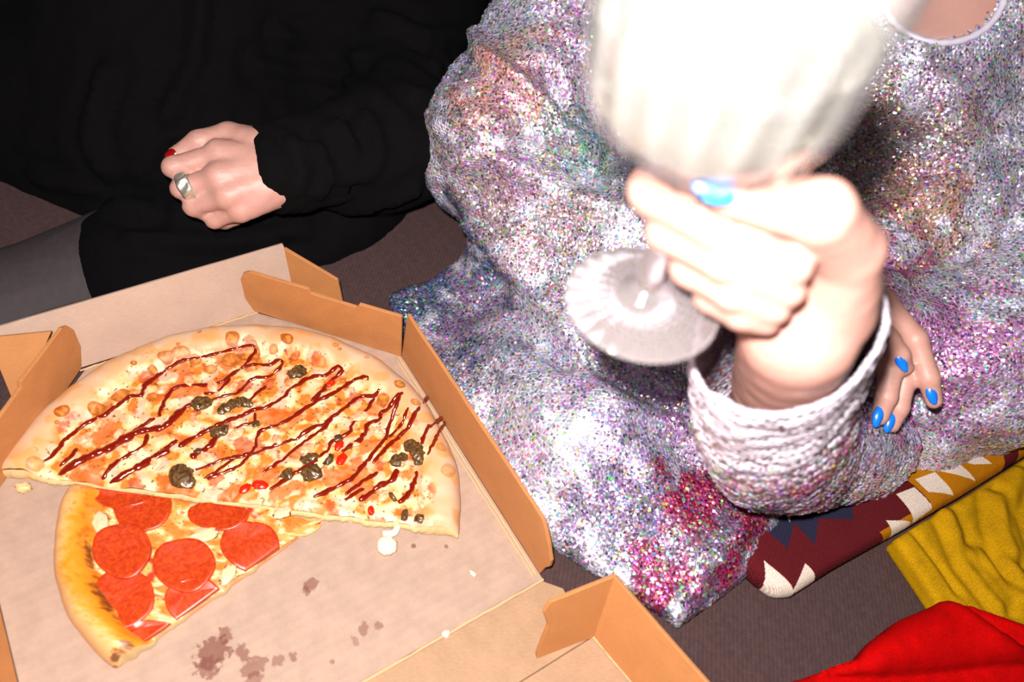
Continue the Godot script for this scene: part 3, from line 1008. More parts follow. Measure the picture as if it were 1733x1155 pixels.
func make_crumbs() -> void:
	var c := on(655, 924, 0.004)
	var o := part("cheese_crumb", ellipsoid(c, Basis(Vector3.UP, 0.4), Vector3(0.0076, 0.0056, 0.0074), 0.22, 28, 16, 1.0), M.white_cheese, self)
	tag(o, "white lump of cheese on the board below the half pizza's right corner", "crumb")
	o = part("bread_crumb", ellipsoid(on(755, 1073, 0.0015), Basis(Vector3.UP, 1.4), Vector3(0.0030, 0.0018, 0.0024), 0.6, 14, 8, 2.0), M.white_cheese, self)
	tag(o, "tiny white crumb on the fold line between tray and lid", "crumb")
	o = part("bread_crumb", ellipsoid(on(40, 826, 0.003), Basis(Vector3.UP, 0.2), Vector3(0.0052, 0.003, 0.0034), 0.7, 16, 10, 3.0), M.bread_crumb, self)
	tag(o, "pale bread crumb under the cut edge at the half pizza's left tip", "crumb")
	o = part("bread_crumb", ellipsoid(on(800, 971, 0.001), Basis(Vector3.UP, -0.5), Vector3(0.0030, 0.0013, 0.0016), 0.7, 14, 8, 4.0), M.white_cheese, self)
	tag(o, "sliver of dry crumb on the board beside the torn side wall", "crumb")
	var pts := []
	for p in [[648, 905], [668, 902], [672, 890], [668, 880]]: pts.append(on(p[0], p[1], 0.004))
	o = part("cheese_string", tube(smooth_line(pts, 0.002), func(q: float): return 0.0032 * (1.0 - 0.4 * q), 10, 0.5), M.white_cheese, self)
	tag(o, "strand of melted cheese hanging off the half pizza's cut edge", "cheese")

# ------------------------------------------------------------------ cloths
func outline(list: Array, h: float) -> PackedVector2Array:
	var p := PackedVector2Array()
	for i in range(0, list.size(), 2):
		var w := on(list[i], list[i + 1], h)
		p.append(Vector2(w.x, w.z))
	return p

func sheet(d: Dictionary, o: Vector2, size: float) -> ArrayMesh:   # level texture coordinates over a square of the seat
	var uv := PackedVector2Array()
	for p in d.v: uv.append((Vector2(p.x, p.z) - o) / size)
	return amesh(d.v, d.i, uv)

func fill(im: Image, poly: PackedVector2Array, c: Color) -> void:
	var lo := poly[0]
	var hi := poly[0]
	for p in poly:
		lo = lo.min(p)
		hi = hi.max(p)
	for y in range(maxi(0, int(lo.y)), mini(im.get_height() - 1, int(hi.y) + 1) + 1):
		for x in range(maxi(0, int(lo.x)), mini(im.get_width() - 1, int(hi.x) + 1) + 1):
			if Geometry2D.is_point_in_polygon(Vector2(x + 0.5, y + 0.5), poly): im.set_pixel(x, y, c)

func make_cloths() -> void:
	# patterned blanket
	var h := 0.022
	var out := outline([1258, 948, 1300, 985, 1322, 1000, 1350, 1000, 1420, 955, 1540, 888, 1640, 830, 1760, 755, 1950, 640, 1850, 560, 1700, 620, 1500, 740, 1300, 850, 1240, 900], h)
	var d := blob([slab(out, -0.004, h, 0.011)], 0.0045, 0.01)
	displace(d, func(p: Vector3, n: Vector3): return 0.0025 * nb.get_noise_3dv(p) * maxf(n.y, 0.0))
	var O := Vector2(0.12, -0.62)
	var S := 0.5
	var N := 1024
	var im := Image.create(N, N, false, Image.FORMAT_RGB8)
	var maroon := Color(0.33, 0.055, 0.085)
	var navy := Color(0.11, 0.125, 0.22)
	var cream := Color(0.90, 0.83, 0.78)
	var gold := Color(0.72, 0.45, 0.04)
	im.fill(maroon)
	var px_poly := func(list: Array) -> PackedVector2Array:
		var q := outline(list, h)
		for i in q.size(): q[i] = (q[i] - O) / S * N
		return q
	# gold field towards the right, then the steps of cream teeth along it
	fill(im, px_poly.call([1490, 900, 1575, 850, 1520, 800, 1580, 740, 2000, 470, 2100, 560, 1800, 800, 1600, 960]), gold)
	for p in [
		[1290, 866, 1320, 850, 1335, 880, 1345, 850, 1440, 850, 1445, 880, 1385, 878, 1380, 922, 1345, 885, 1333, 928, 1298, 898],
	]: fill(im, px_poly.call(p), navy)
	for p in [
		[1318, 856, 1340, 856, 1337, 884], [1293, 948, 1300, 985, 1318, 1006, 1355, 1000], [1363, 953, 1346, 998, 1400, 985],
		[1498, 882, 1520, 904, 1546, 890, 1548, 880], [1515, 838, 1546, 826, 1582, 858, 1552, 880], [1548, 812, 1582, 800, 1618, 836, 1570, 834],
		[1582, 796, 1622, 784, 1656, 812, 1622, 806], [1618, 778, 1650, 764, 1682, 784, 1650, 786], [1648, 756, 1690, 740, 1722, 762, 1690, 762], [1690, 736, 1730, 712, 1760, 738, 1728, 740],
		[1420, 850, 1462, 822, 1470, 840], [1460, 828, 1500, 800, 1500, 822]]:
		fill(im, px_poly.call(p), cream)
	fill(im, px_poly.call([1700, 770, 1725, 760, 1745, 800, 1715, 800]), maroon)
	for y in N:      # the weave's threads
		for x in N:
			var g := 0.86 + 0.2 * sin(x * 1.57) * sin(y * 1.57) + 0.14 * nc.get_noise_2d(x * 0.01, y * 0.003)
			var c := im.get_pixel(x, y)
			if (x + y * 2) % 5 == 0 and c.r < 0.5: c = c.lerp(Color(0.7, 0.5, 0.52), 0.35)
			im.set_pixel(x, y, Color(c.r * g, c.g * g, c.b * g))
	var m := mat("woven_blanket", Color(1, 1, 1), 0.95)
	m.albedo_texture = ImageTexture.create_from_image(im)
	m.metallic_specular = 0.2
	tag(part("blanket", sheet(d, O, S), m, self), "woven blanket of maroon, navy, cream and mustard triangles under the sequined dress", "blanket")
	# mustard cloth with its hem
	out = outline([1512, 915, 1560, 985, 1600, 1045, 1680, 1062, 1900, 1080, 2100, 1000, 2000, 650, 1850, 690, 1733, 776, 1640, 836, 1560, 884], 0.014)
	var folds := []
	for f in [[1682, 840, 1690, 900, 1715, 960, 1740, 1010], [1655, 940, 1690, 985, 1725, 1020], [1600, 870, 1640, 960, 1690, 1020], [1725, 800, 1700, 860, 1720, 930], [1545, 902, 1590, 960, 1620, 1005]]:
		var ln := PackedVector3Array()
		for i in range(0, f.size(), 2): ln.append(on(f[i], f[i + 1], 0.016))
		folds.append(ln)
	d = blob([slab(out, -0.004, 0.016, 0.005)], 0.0028, 0.01)
	displace(d, func(p: Vector3, n: Vector3):
		var s := 0.003 * nb.get_noise_3dv(p * 0.6)
		for i in folds.size():
			var q := near_line(Vector3(p.x, 0.016, p.z), folds[i])
			if i == 4:
				s -= 0.0034 * exp(-pow(q / 0.0028, 2.0))
			else:
				s += 0.0045 * exp(-pow(q / 0.008, 2.0)) - 0.003 * exp(-pow((q - 0.012) / 0.005, 2.0))
		return s * maxf(n.y, 0.0))
	tag(part("mustard_cloth", amesh(d.v, d.i), M.mustard_cotton, self), "crumpled mustard yellow cloth with a stitched hem beside the blanket", "cloth")
	# red cloth, a puffed fold with a second layer below it
	out = outline([1392, 1134, 1460, 1112, 1492, 1075, 1530, 1045, 1600, 1014, 1650, 1014, 1700, 1040, 1760, 1062, 1900, 1090, 1900, 1118, 1700, 1116, 1600, 1128, 1500, 1136], 0.034)
	var under := outline([1332, 1154, 1400, 1136, 1500, 1122, 1700, 1105, 1900, 1100, 1900, 1330, 1380, 1290], 0.018)
	var crease := []
	for f in [[1640, 1014, 1690, 1060, 1740, 1085], [1480, 1100, 1600, 1075, 1700, 1078]]:
		var ln := PackedVector3Array()
		for i in range(0, f.size(), 2): ln.append(on(f[i], f[i + 1], 0.035))
		crease.append(ln)
	d = blob([slab(out, -0.004, 0.036, 0.014), slab(under, -0.004, 0.019, 0.009)], 0.0035, 0.003)
	displace(d, func(p: Vector3, n: Vector3):
		var s := 0.006 * nb.get_noise_3dv(p * 0.7)
		for i in crease.size():
			var q := near_line(Vector3(p.x, 0.035, p.z), crease[i])
			s += -0.011 * exp(-pow(q / 0.005, 2.0)) + 0.004 * exp(-pow((q - 0.014) / 0.008, 2.0)) if i < 1 else 0.005 * exp(-pow(q / 0.012, 2.0))
		return s * maxf(n.y, 0.0))
	tag(part("red_cloth", amesh(d.v, d.i), M.red_cotton, self), "bright red cloth bunched on the sofa in front of the mustard cloth", "cloth")

# ------------------------------------------------------------------ people
func chain(p: Array, r: Array) -> Array:      # a finger or a limb: tapered bones through the joints
	var out := []
	for i in p.size() - 1: out.append(cap(p[i], p[i + 1], r[i], r[i + 1]))
	return out

func nail(called: String, at: Vector3, along: Vector3, out: Vector3, length: float, width: float, m: Material, who: Node, label: String) -> void:
	var x := along.normalized()
	var y := (out - x * out.dot(x)).normalized()
	var v := PackedVector3Array()
	var nu := 12
	var nv := 12
	for j in nv:                                   # an almond, arched across
		var s := j / float(nv - 1)
		var w := width * 0.5 * (sqrt(sin(PI * clampf(0.10 + 0.84 * s, 0, 1))) if s < 0.6 else sqrt(maxf(0.03, 1.0 - pow((s - 0.3) / 0.72, 2.0))))
		for i in nu:
			var a := lerpf(-1.0, 1.0, i / float(nu - 1))
			v.append(at + x * (s - 0.5) * length + x.cross(y) * a * w + y * (-0.0026 * a * a * w / (width * 0.5) - 0.0012 * pow(2.0 * s - 1.0, 2.0)))
	var n := v.size()
	for i in n: v.append(v[i] - y * 0.0009)
	var idx := grid_index(nu, nv, false, false)
	for q in grid_index(nu, nv, false, true): idx.append(q + n)
	for i in nu - 1:
		idx.append_array([i, n + i, i + 1, i + 1, n + i, n + i + 1])
		var k := (nv - 1) * nu + i
		idx.append_array([k, k + 1, n + k, k + 1, n + k + 1, n + k])
	for j in nv - 1:
		for e in [0, nu - 1]:
			var k: int = j * nu + e
			idx.append_array([k, n + k, k + nu, k + nu, n + k, n + k + nu])
	part(called, amesh(v, idx), m, who, label)

func make_person_in_black() -> void:
	var t := thing("person", "seated person in loose black top and skirt, hand with silver ring on the lap", "person", Vector3(-0.33, 0, -0.62))
	# clothing: trunk, lap and left arm as one loose garment
	var elbow := px(668, 240, 0.735)
	var wrist := px(462, 287, 0.655)
	var k := 0.045
	var prims := [
		cap(px(330, 190, 0.84), px(300, -190, 0.80), 0.155, 0.165),
		cap(px(60, 120, 0.86), px(80, -150, 0.82), 0.13, 0.13),
		cap(px(560, 60, 0.88), px(520, -160, 0.84), 0.13, 0.13),
		cap(px(712, -60, 0.85), px(698, 60, 0.84), 0.075, 0.063),
		cap(px(698, 60, 0.84), elbow, 0.060, 0.050),
		cap(elbow, px(503, 281, 0.662), 0.050, 0.040),
		cap(px(540, 322, 0.80), px(262, 460, 0.745), 0.078, 0.075),
		cap(px(330, 300, 0.80), px(90, 200, 0.84), 0.10, 0.12),
		cap(px(650, 292, 0.80), px(520, 385, 0.77), 0.035, 0.045),
	]
	var n_wrist := (wrist - elbow).normalized()
	# the hem is cut square across the thigh
	var hem_n := (px(60, 460, 0.70) - px(200, 440, 0.72)).normalized()
	var hem_at := px(98, 450, 0.70)
	var d := blob(prims.slice(0, 6) + prims.slice(7), 0.0075, k, [[n_wrist, n_wrist.dot(wrist)]] if false else [])
	var folds := []
	for f in [[440, 110, 560, 130, 700, 160, 745, 170], [480, 60, 600, 100, 740, 110], [300, 250, 240, 330, 130, 380], [480, 380, 600, 350, 700, 320], [220, 400, 360, 410, 520, 395], [280, 200, 330, 100, 340, 0], [540, 250, 560, 300, 545, 330], [620, 200, 640, 250, 620, 300], [500, 240, 515, 290, 505, 330], [580, 215, 600, 260, 590, 310], [60, 300, 160, 340, 240, 350], [640, 30, 720, 60, 790, 60], [180, 120, 150, 220, 170, 300]]:
		var ln := PackedVector3Array()
		for i in range(0, f.size(), 2): ln.append(hit(prims, k, f[i], f[i + 1]))
		folds.append(ln)
	var drape := func(p: Vector3, n: Vector3) -> float:
		var s := 0.006 * nb.get_noise_3dv(p) + 0.0045 * absf(na.get_noise_3d(p.x * 0.5, p.y * 0.9, p.z * 1.1))
		for l in folds:
			var q := near_line(p, l)
			if q < 0.05: s += 0.008 * exp(-pow(q / 0.007, 2.0)) - 0.005 * exp(-pow((q - 0.016) / 0.007, 2.0))
		return s
	displace(d, drape)
	part("top", amesh(d.v, d.i), M.black_jersey, t, "loose black jersey top")
	d = blob([prims[6], prims[8]], 0.0075, k, [[hem_n, hem_n.dot(hem_at)]])
	displace(d, func(p: Vector3, n: Vector3): return float(drape.call(p, n)) * smoothstep(0.01, 0.09, hem_n.dot(hem_at - p)))
	part("skirt", amesh(d.v, d.i), M.black_jersey, t, "black skirt with a straight hem")
	# sleeve end round the wrist
	var sl := PackedVector3Array([wrist - n_wrist * 0.05, wrist - n_wrist * 0.026, wrist - n_wrist * 0.001, wrist + n_wrist * 0.0045, wrist + n_wrist * 0.004])
	part("cuff", tube(smooth_line([sl[0], sl[1], sl[2], sl[3]], 0.004), func(q: float): return lerpf(0.043, 0.040, q) + 0.0012 * sin(q * 18.0), 28, 0.95), M.black_jersey, t)
	# body: trunk and thigh below the clothes, the bare left hand
	var body := blob([cap(px(330, 190, 0.86), px(300, -190, 0.82), 0.11, 0.12), cap(px(560, 330, 0.82), px(262, 460, 0.76), 0.06, 0.06), cap(elbow, wrist - n_wrist * 0.02, 0.032, 0.022), cap(px(720, 60, 0.86), elbow, 0.036, 0.034), cap(px(560, -150, 0.88), px(720, 60, 0.86), 0.04, 0.036)], 0.012, 0.04)
	var iM := px(372, 262, 0.640)
	var iP := px(292, 283, 0.634)
	var mM := px(372, 300, 0.633)
	var mP := px(306, 319, 0.634)
	var rM := px(386, 330, 0.634)
	var rP := px(326, 350, 0.640)
	var lM := px(408, 354, 0.642)
	var lP := px(362, 373, 0.650)
	var hp := []
	hp += chain([wrist, iM], [0.0225, 0.0135])
	hp += chain([wrist, mM], [0.0225, 0.0135])
	hp += chain([wrist + Vector3(0.004, -0.004, 0.008), rM], [0.022, 0.013])
	hp += chain([wrist + Vector3(0.006, -0.006, 0.014), lM], [0.018, 0.0115])
	var hand := blob(hp + [cap(wrist, wrist - n_wrist * 0.02, 0.0245, 0.0225)], 0.0026, 0.012)
	var down := Vector3(0.35, -0.75, -0.35).normalized()
	hp += chain([iM, iP, iP + down * 0.022 + (iM - iP).normalized() * 0.006, iP + down * 0.030 + (iM - iP).normalized() * 0.026], [0.0100, 0.0086, 0.0080, 0.0072])
	hp += chain([mM, mP, mP + down * 0.024 + (mM - mP).normalized() * 0.006, mP + down * 0.030 + (mM - mP).normalized() * 0.026], [0.0098, 0.0082, 0.0078, 0.0070])
	hp += chain([rM, rP, rP + down * 0.022 + (rM - rP).normalized() * 0.006, rP + down * 0.028 + (rM - rP).normalized() * 0.024], [0.0096, 0.0078, 0.0076, 0.0068])
	hp += chain([lM, lP, lP - look.z * 0.014 + (lM - lP).normalized() * 0.004, lP - look.z * 0.020 + (lM - lP).normalized() * 0.014], [0.0090, 0.0070, 0.0068, 0.0062])
	var tb := px(432, 250, 0.655)
	var tm := px(388, 232, 0.655)
	var ti := px(338, 240, 0.650)
	var tt := px(298, 262, 0.648)
	hp += chain([tb, tm, ti, tt], [0.018, 0.0125, 0.0098, 0.0072])
	hp.append(cap(wrist, wrist - n_wrist * 0.02, 0.0245, 0.0225))
	hand = blob(hp, 0.0022, 0.003)
	displace(hand, func(p: Vector3, n: Vector3): return 0.0006 * na.get_noise_3dv(p * 2.0))
	join(body, hand)
	part("body", amesh(body.v, body.i), M.skin, t)
	nail("fingernail", tt + (tt - ti).normalized() * 0.002 - look.z * -0.0045 + Vector3(0, 0.004, 0), tt - ti, look.z + Vector3(-0.4, 0.5, 0.0), 0.013, 0.0095, M.red_polish, t, "dark red fingernail")
	# ring: a broad band with a lobed front, on the middle finger
	var rc := mM.lerp(mP, 0.80)
	var rx := (mP - mM).normalized()
	var ry := (look.z - rx * look.z.dot(rx)).normalized()
	var rz := rx.cross(ry)
	var v := PackedVector3Array()
	for q in [[-0.0052, 0.0100], [-0.0056, 0.0112], [-0.0036, 0.0124], [0.0, 0.0118], [0.0036, 0.0124], [0.0056, 0.0112], [0.0052, 0.0100]]:
		for i in 40:
			var a := TAU * i / 40.0
			var bump := 0.0016 * sin(a * 7.0 + q[0] * 500.0) * (1.0 if absf(q[0]) < 0.003 else 0.3)
			v.append(rc + rx * (q[0] + 0.0014 * sin(a)) + (ry * cos(a) + rz * sin(a)) * (q[1] + bump))
	part("ring", amesh(v, grid_index(40, 7, true, true)), M.ring_silver, t, "chunky silver ring")
	# the leg in sheer tights that runs out of the picture
	d = blob([cap(px(240, 455, 0.755), px(-20, 560, 0.70), 0.066, 0.060), cap(px(-20, 560, 0.70), px(-330, 800, 0.62), 0.058, 0.042)], 0.008, 0.03)
	part("tights", amesh(d.v, d.i), M.sheer_tights, t, "grey sheer tights on a leg")

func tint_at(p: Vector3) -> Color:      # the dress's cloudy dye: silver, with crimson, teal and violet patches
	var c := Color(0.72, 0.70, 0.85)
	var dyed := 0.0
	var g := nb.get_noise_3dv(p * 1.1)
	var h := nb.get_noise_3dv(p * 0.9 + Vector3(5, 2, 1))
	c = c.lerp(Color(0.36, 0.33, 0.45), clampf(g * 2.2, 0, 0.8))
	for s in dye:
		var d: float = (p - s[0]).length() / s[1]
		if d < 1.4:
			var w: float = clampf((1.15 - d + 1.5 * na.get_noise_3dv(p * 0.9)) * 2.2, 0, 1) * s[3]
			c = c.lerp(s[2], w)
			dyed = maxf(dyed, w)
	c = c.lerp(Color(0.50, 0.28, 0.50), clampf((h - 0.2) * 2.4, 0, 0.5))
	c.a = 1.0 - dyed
	return c

var dye := []
var taut := Vector3.ZERO       # where the cloth is stretched smooth over the knee

func sequins(called: String, d: Dictionary, nrm: PackedVector3Array, per_cm2: float, keep: Callable, who: Node3D, size: float, label: String) -> void:
	var v: PackedVector3Array = d.v
	var idx: PackedInt32Array = d.i
	var where: Array[Transform3D] = []
	var cols := PackedColorArray()
	for t in range(0, idx.size(), 3):
		var a := v[idx[t]]
		var b := v[idx[t + 1]]
		var c := v[idx[t + 2]]
		var area := (b - a).cross(c - a).length() * 0.5 * 1e4
		var n := (nrm[idx[t]] + nrm[idx[t + 1]] + nrm[idx[t + 2]]).normalized()
		if n.dot(EYE - a) < -0.05: continue
		var want := area * per_cm2
		var count := int(want) + int(rng.randf() < want - int(want))
		for q in count:
			var r1 := sqrt(rng.randf())
			var r2 := rng.randf()
			var p := a * (1.0 - r1) + b * (r1 * (1.0 - r2)) + c * (r1 * r2)
			if not keep.call(p): continue
			var loose := 0.21 + 0.14 * nb.get_noise_3dv(p * 1.3 + Vector3(3, 3, 3)) - 0.17 * exp(-pow((p - taut).length() / 0.034, 2.0))
			loose = maxf(loose, 0.045)
			var z := (n + Vector3(rng.randfn(), rng.randfn(), rng.randfn()) * loose).normalized()
			var x := z.cross(Vector3(rng.randf() - 0.5, rng.randf() - 0.5, rng.randf() - 0.5)).normalized()
			var s := size * rng.randf_range(0.8, 1.15)
			where.append(Transform3D(Basis(x * s, z.cross(x) * s, z * s), p + n * size * 0.35))
			var base := tint_at(p)
			var u := rng.randf()
			var bare := base.a
			if u < 0.36:
				base = base.lerp(Color.from_hsv(rng.randf(), 0.85, 1.0), rng.randf_range(0.25, 0.85))
			elif u < 0.36 + 0.26 * bare:
				base = base.lerp(Color(1.0, 0.98, 1.0), rng.randf_range(0.4, 1.0))
			elif u > 0.84:
				base = base * 0.4
			base.a = 1.0
			cols.append(base)
	var hexa := PackedVector3Array([Vector3.ZERO])
	var ni := PackedInt32Array()
	for i in 7:
		hexa.append(Vector3(cos(TAU * i / 7), sin(TAU * i / 7), -0.12))
		ni.append_array([0, 1 + (i + 1) % 7, 1 + i])
	var mm := MultiMesh.new()
	mm.transform_format = MultiMesh.TRANSFORM_3D
	mm.use_colors = true
	mm.mesh = amesh(hexa, ni)
	mm.instance_count = where.size()
	for i in where.size():
		mm.set_instance_transform(i, where[i])
		mm.set_instance_color(i, cols[i])
	var o := MultiMeshInstance3D.new()
	o.name = called
	o.multimesh = mm
	o.material_override = M.sequin_foil
	who.add_child(o, true)
	o.position = -who.global_position
	o.set_meta("kind", "stuff")
	o.set_meta("label", label)
	print(called, " ", where.size())

func make_person_in_sequins() -> void:
	var t := thing("person", "seated person in a silver sequined dress raising a glass, nails painted blue", "person", Vector3(0.33, 0, -0.6))
	var k := 0.05
	var elbow := px(846, 236, 0.72)
	var prims := [
		# trunk
		cap(px(1470, 470, 0.84), px(1500, 60, 0.80), 0.175, 0.155),
		cap(px(1640, 420, 0.84), px(1720, 60, 0.82), 0.17, 0.15),
		# right arm in its wide sleeve: shoulder, elbow, across the lap
		cap(px(1120, -70, 0.76), px(960, 100, 0.735), 0.085, 0.075),
		cap(px(960, 100, 0.735), elbow, 0.062, 0.064),
		cap(elbow, px(1120, 440, 0.69), 0.064, 0.058),
		cap(px(1120, 440, 0.69), px(1420, 520, 0.66), 0.055, 0.042),
		cap(px(905, 420, 0.72), px(1010, 520, 0.71), 0.055, 0.06),
		# lap
		cap(px(1020, 700, 0.70), px(1400, 480, 0.80), 0.085, 0.12),
		cap(px(900, 640, 0.70), px(985, 760, 0.655), 0.045, 0.055),
		cap(px(1000, 790, 0.655), px(1150, 930, 0.61), 0.05, 0.026),
		cap(px(1240, 700, 0.70), px(1240, 860, 0.63), 0.06, 0.028),
		cap(px(1500, 590, 0.69), px(1665, 612, 0.668), 0.072, 0.058),
		cap(px(1490, 745, 0.70), px(1665, 612, 0.70), 0.048, 0.058),
		cap(px(1665, 612, 0.668), px(1850, 420, 0.70), 0.058, 0.07),
		cap(px(1130, 130, 0.82), px(1180, 380, 0.82), 0.13, 0.13),
	]
	var hem := PackedVector2Array()
	for q in [[655, 502], [735, 470], [820, 430], [1000, 380], [1700, 500], [1860, 600], [1733, 682], [1640, 735], [1560, 778], [1440, 815], [1322, 850], [1285, 905], [1230, 975], [1152, 1062], [1128, 1044], [1080, 1010], [1000, 960]]:
		var w := on(q[0], q[1], 0.006)
		hem.append(Vector2(w.x, w.z))
	for q in [[0.012, 0.19], [0.010, 0.10], [0.008, 0.0]]:
		var w := bp(q[0], q[1], 0.0)
		hem.append(Vector2(w.x, w.z))
	prims.append(slab(hem, -0.004, 0.011, 0.007))
	# keep clear of the box's right wall
	var clip_n := (-U + Vector3.UP * -0.05).normalized()
	var clips := [[clip_n, clip_n.dot(bp(0.009, 0.1, 0.0))]]
	var d := blob(prims, 0.0065, k)
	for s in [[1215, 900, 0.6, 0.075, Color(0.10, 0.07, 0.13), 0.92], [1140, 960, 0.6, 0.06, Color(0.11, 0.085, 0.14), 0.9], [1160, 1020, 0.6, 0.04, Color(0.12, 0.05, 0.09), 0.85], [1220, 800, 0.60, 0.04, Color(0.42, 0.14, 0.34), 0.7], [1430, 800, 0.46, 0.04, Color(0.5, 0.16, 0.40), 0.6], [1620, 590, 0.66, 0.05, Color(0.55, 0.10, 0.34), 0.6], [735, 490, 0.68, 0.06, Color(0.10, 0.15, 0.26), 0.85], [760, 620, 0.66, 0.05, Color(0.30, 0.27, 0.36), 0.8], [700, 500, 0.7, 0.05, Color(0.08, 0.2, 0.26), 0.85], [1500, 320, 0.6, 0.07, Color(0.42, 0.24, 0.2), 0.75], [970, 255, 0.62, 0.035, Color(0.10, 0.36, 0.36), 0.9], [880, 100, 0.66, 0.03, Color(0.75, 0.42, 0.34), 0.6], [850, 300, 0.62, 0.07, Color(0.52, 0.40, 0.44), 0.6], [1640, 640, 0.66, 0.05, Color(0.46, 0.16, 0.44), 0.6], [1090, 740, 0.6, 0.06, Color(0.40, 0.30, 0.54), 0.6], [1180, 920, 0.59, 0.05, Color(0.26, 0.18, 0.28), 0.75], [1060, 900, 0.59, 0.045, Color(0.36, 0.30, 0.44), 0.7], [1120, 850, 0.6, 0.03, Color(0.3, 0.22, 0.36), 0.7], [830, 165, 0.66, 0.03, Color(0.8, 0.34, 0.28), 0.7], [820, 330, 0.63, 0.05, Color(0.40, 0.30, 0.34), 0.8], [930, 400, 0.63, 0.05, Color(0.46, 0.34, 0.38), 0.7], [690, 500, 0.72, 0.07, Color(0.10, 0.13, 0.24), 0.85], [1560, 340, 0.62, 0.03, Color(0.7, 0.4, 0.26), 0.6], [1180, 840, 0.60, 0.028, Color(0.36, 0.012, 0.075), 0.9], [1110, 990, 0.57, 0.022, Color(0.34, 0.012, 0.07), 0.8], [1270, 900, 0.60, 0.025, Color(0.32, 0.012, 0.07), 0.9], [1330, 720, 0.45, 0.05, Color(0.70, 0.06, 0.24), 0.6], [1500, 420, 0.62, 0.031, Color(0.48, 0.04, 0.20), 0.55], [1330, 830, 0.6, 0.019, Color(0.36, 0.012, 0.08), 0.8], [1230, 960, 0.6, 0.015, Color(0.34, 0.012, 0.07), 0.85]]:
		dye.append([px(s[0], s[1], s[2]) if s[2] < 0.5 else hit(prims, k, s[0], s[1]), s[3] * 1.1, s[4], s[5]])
	taut = hit(prims, k, 905, 705)
	var ridges := []
	for f in [[806, 62, 818, 100, 880, 145, 940, 200, 975, 245, 9.0, 0.008], [765, 272, 800, 258, 845, 238, 8.0, 0.008], [740, 215, 800, 205, 850, 215, 5.0, 0.008], [925, 120, 945, 165, 960, 210, -8.0, 0.005], [835, 238, 900, 252, 960, 268, 1010, 310, -10.0, 0.007], [1062, 240, 1020, 280, 985, 290, -9.0, 0.006], [850, 265, 960, 330, 1060, 360, 6.0, 0.010], [795, 380, 850, 430, 920, 510, 990, 600, 7.0, 0.010], [820, 470, 880, 560, 960, 610, -9.0, 0.010], [990, 600, 1060, 650, 1130, 690, -7.0, 0.006], [1130, 690, 1180, 760, 1260, 850, 4.0, 0.006], [1190, 700, 1120, 640, 1040, 620, 4.0, 0.01], [1290, 860, 1210, 940, 1140, 1040, 4.0, 0.007], [1440, 432, 1520, 440, 1640, 425, 1733, 380, -8.0, 0.006], [1430, 250, 1500, 200, 1560, 160, -6.0, 0.007], [1450, 380, 1560, 330, 1733, 290, 5.0, 0.012], [1540, 500, 1600, 450, 1660, 410, -4.0, 0.004], [1600, 640, 1680, 620, 1733, 560, 4.0, 0.010], [1540, 690, 1580, 720, 1600, 760, 4.0, 0.006], [890, 690, 940, 770, 1010, 840, 4.0, 0.02]]:
		var ln := PackedVector3Array()
		for i in range(0, f.size() - 2, 2): ln.append(hit(prims, k, f[i], f[i + 1]))
		ridges.append([ln, f[-2] * 0.0015, f[-1]])
	displace(d, func(p: Vector3, n: Vector3):
		var s := 0.009 * nb.get_noise_3dv(p * 1.2) + 0.0035 * na.get_noise_3dv(p)
		for r in ridges:
			var q := near_line(p, r[0])
			if q < 0.06: s += float(r[1]) * exp(-pow(q / float(r[2]), 2.0))
		return s * smoothstep(-0.004, 0.02, p.y))
	var vv: PackedVector3Array = d.v
	var cols := PackedColorArray()
	for i in vv.size():
		var over: float = clips[0][0].dot(vv[i]) - clips[0][1]
		if over > 0.0 and vv[i].y < 0.085: vv[i] -= clips[0][0] * over
		vv[i].y = maxf(vv[i].y, -0.004)
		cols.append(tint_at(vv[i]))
	d.v = vv
	var neck := hit(prims, k, 1595, -20)
	var n1 := hit(prims, k, 1645, -20) - neck
	var n2 := hit(prims, k, 1595, 30) - neck
	n1 *= 105.0 / 50.0
	n2 *= 92.0 / 50.0
	var left_over := PackedInt32Array()
	var tr: PackedInt32Array = d.i
	for q in range(0, tr.size(), 3):
		var mid := (vv[tr[q]] + vv[tr[q + 1]] + vv[tr[q + 2]]) / 3.0 - neck
		if pow(mid.dot(n1) / n1.length_squared(), 2.0) + pow(mid.dot(n2) / n2.length_squared(), 2.0) > 1.0 or mid.length() > 0.14:
			left_over.append_array([tr[q], tr[q + 1], tr[q + 2]])
	d.i = left_over
	var band := PackedVector3Array()
	for q in 61:
		var hp0 := hit(prims, k, 1595 + 106 * cos(TAU * q / 60.0), -20 + 93 * sin(TAU * q / 60.0))
		band.append(hp0 + look.z * 0.001)
	part("neckband", tube(band, func(q: float): return 0.0030 + 0.0006 * sin(q * 160.0), 8), mat("neckband_knit", Color(0.85, 0.82, 0.90), 0.5, 0.1), t)
	var nrm := normals_of(d.v, d.i)
	for i in cols.size():
		cols[i] = cols[i] * 1.0
		for r in ridges:      # white sheen along the sharpest folds painted into the knit colour; sequins thinned there
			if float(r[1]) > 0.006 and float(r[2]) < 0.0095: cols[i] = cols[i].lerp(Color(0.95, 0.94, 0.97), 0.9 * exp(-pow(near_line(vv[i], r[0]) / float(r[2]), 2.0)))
		cols[i].a = 1.0
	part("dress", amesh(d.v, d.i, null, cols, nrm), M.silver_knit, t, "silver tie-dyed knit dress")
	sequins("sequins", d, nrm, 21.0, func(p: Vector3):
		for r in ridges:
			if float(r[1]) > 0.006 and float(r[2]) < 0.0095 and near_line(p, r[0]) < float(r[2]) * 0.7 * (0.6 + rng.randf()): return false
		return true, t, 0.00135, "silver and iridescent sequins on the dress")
	# left sleeve: gathered knit cuff, wide open round the wrist
	var rings := 46
	var sides := 84
	var c0 := px(1326, 558, 0.365)
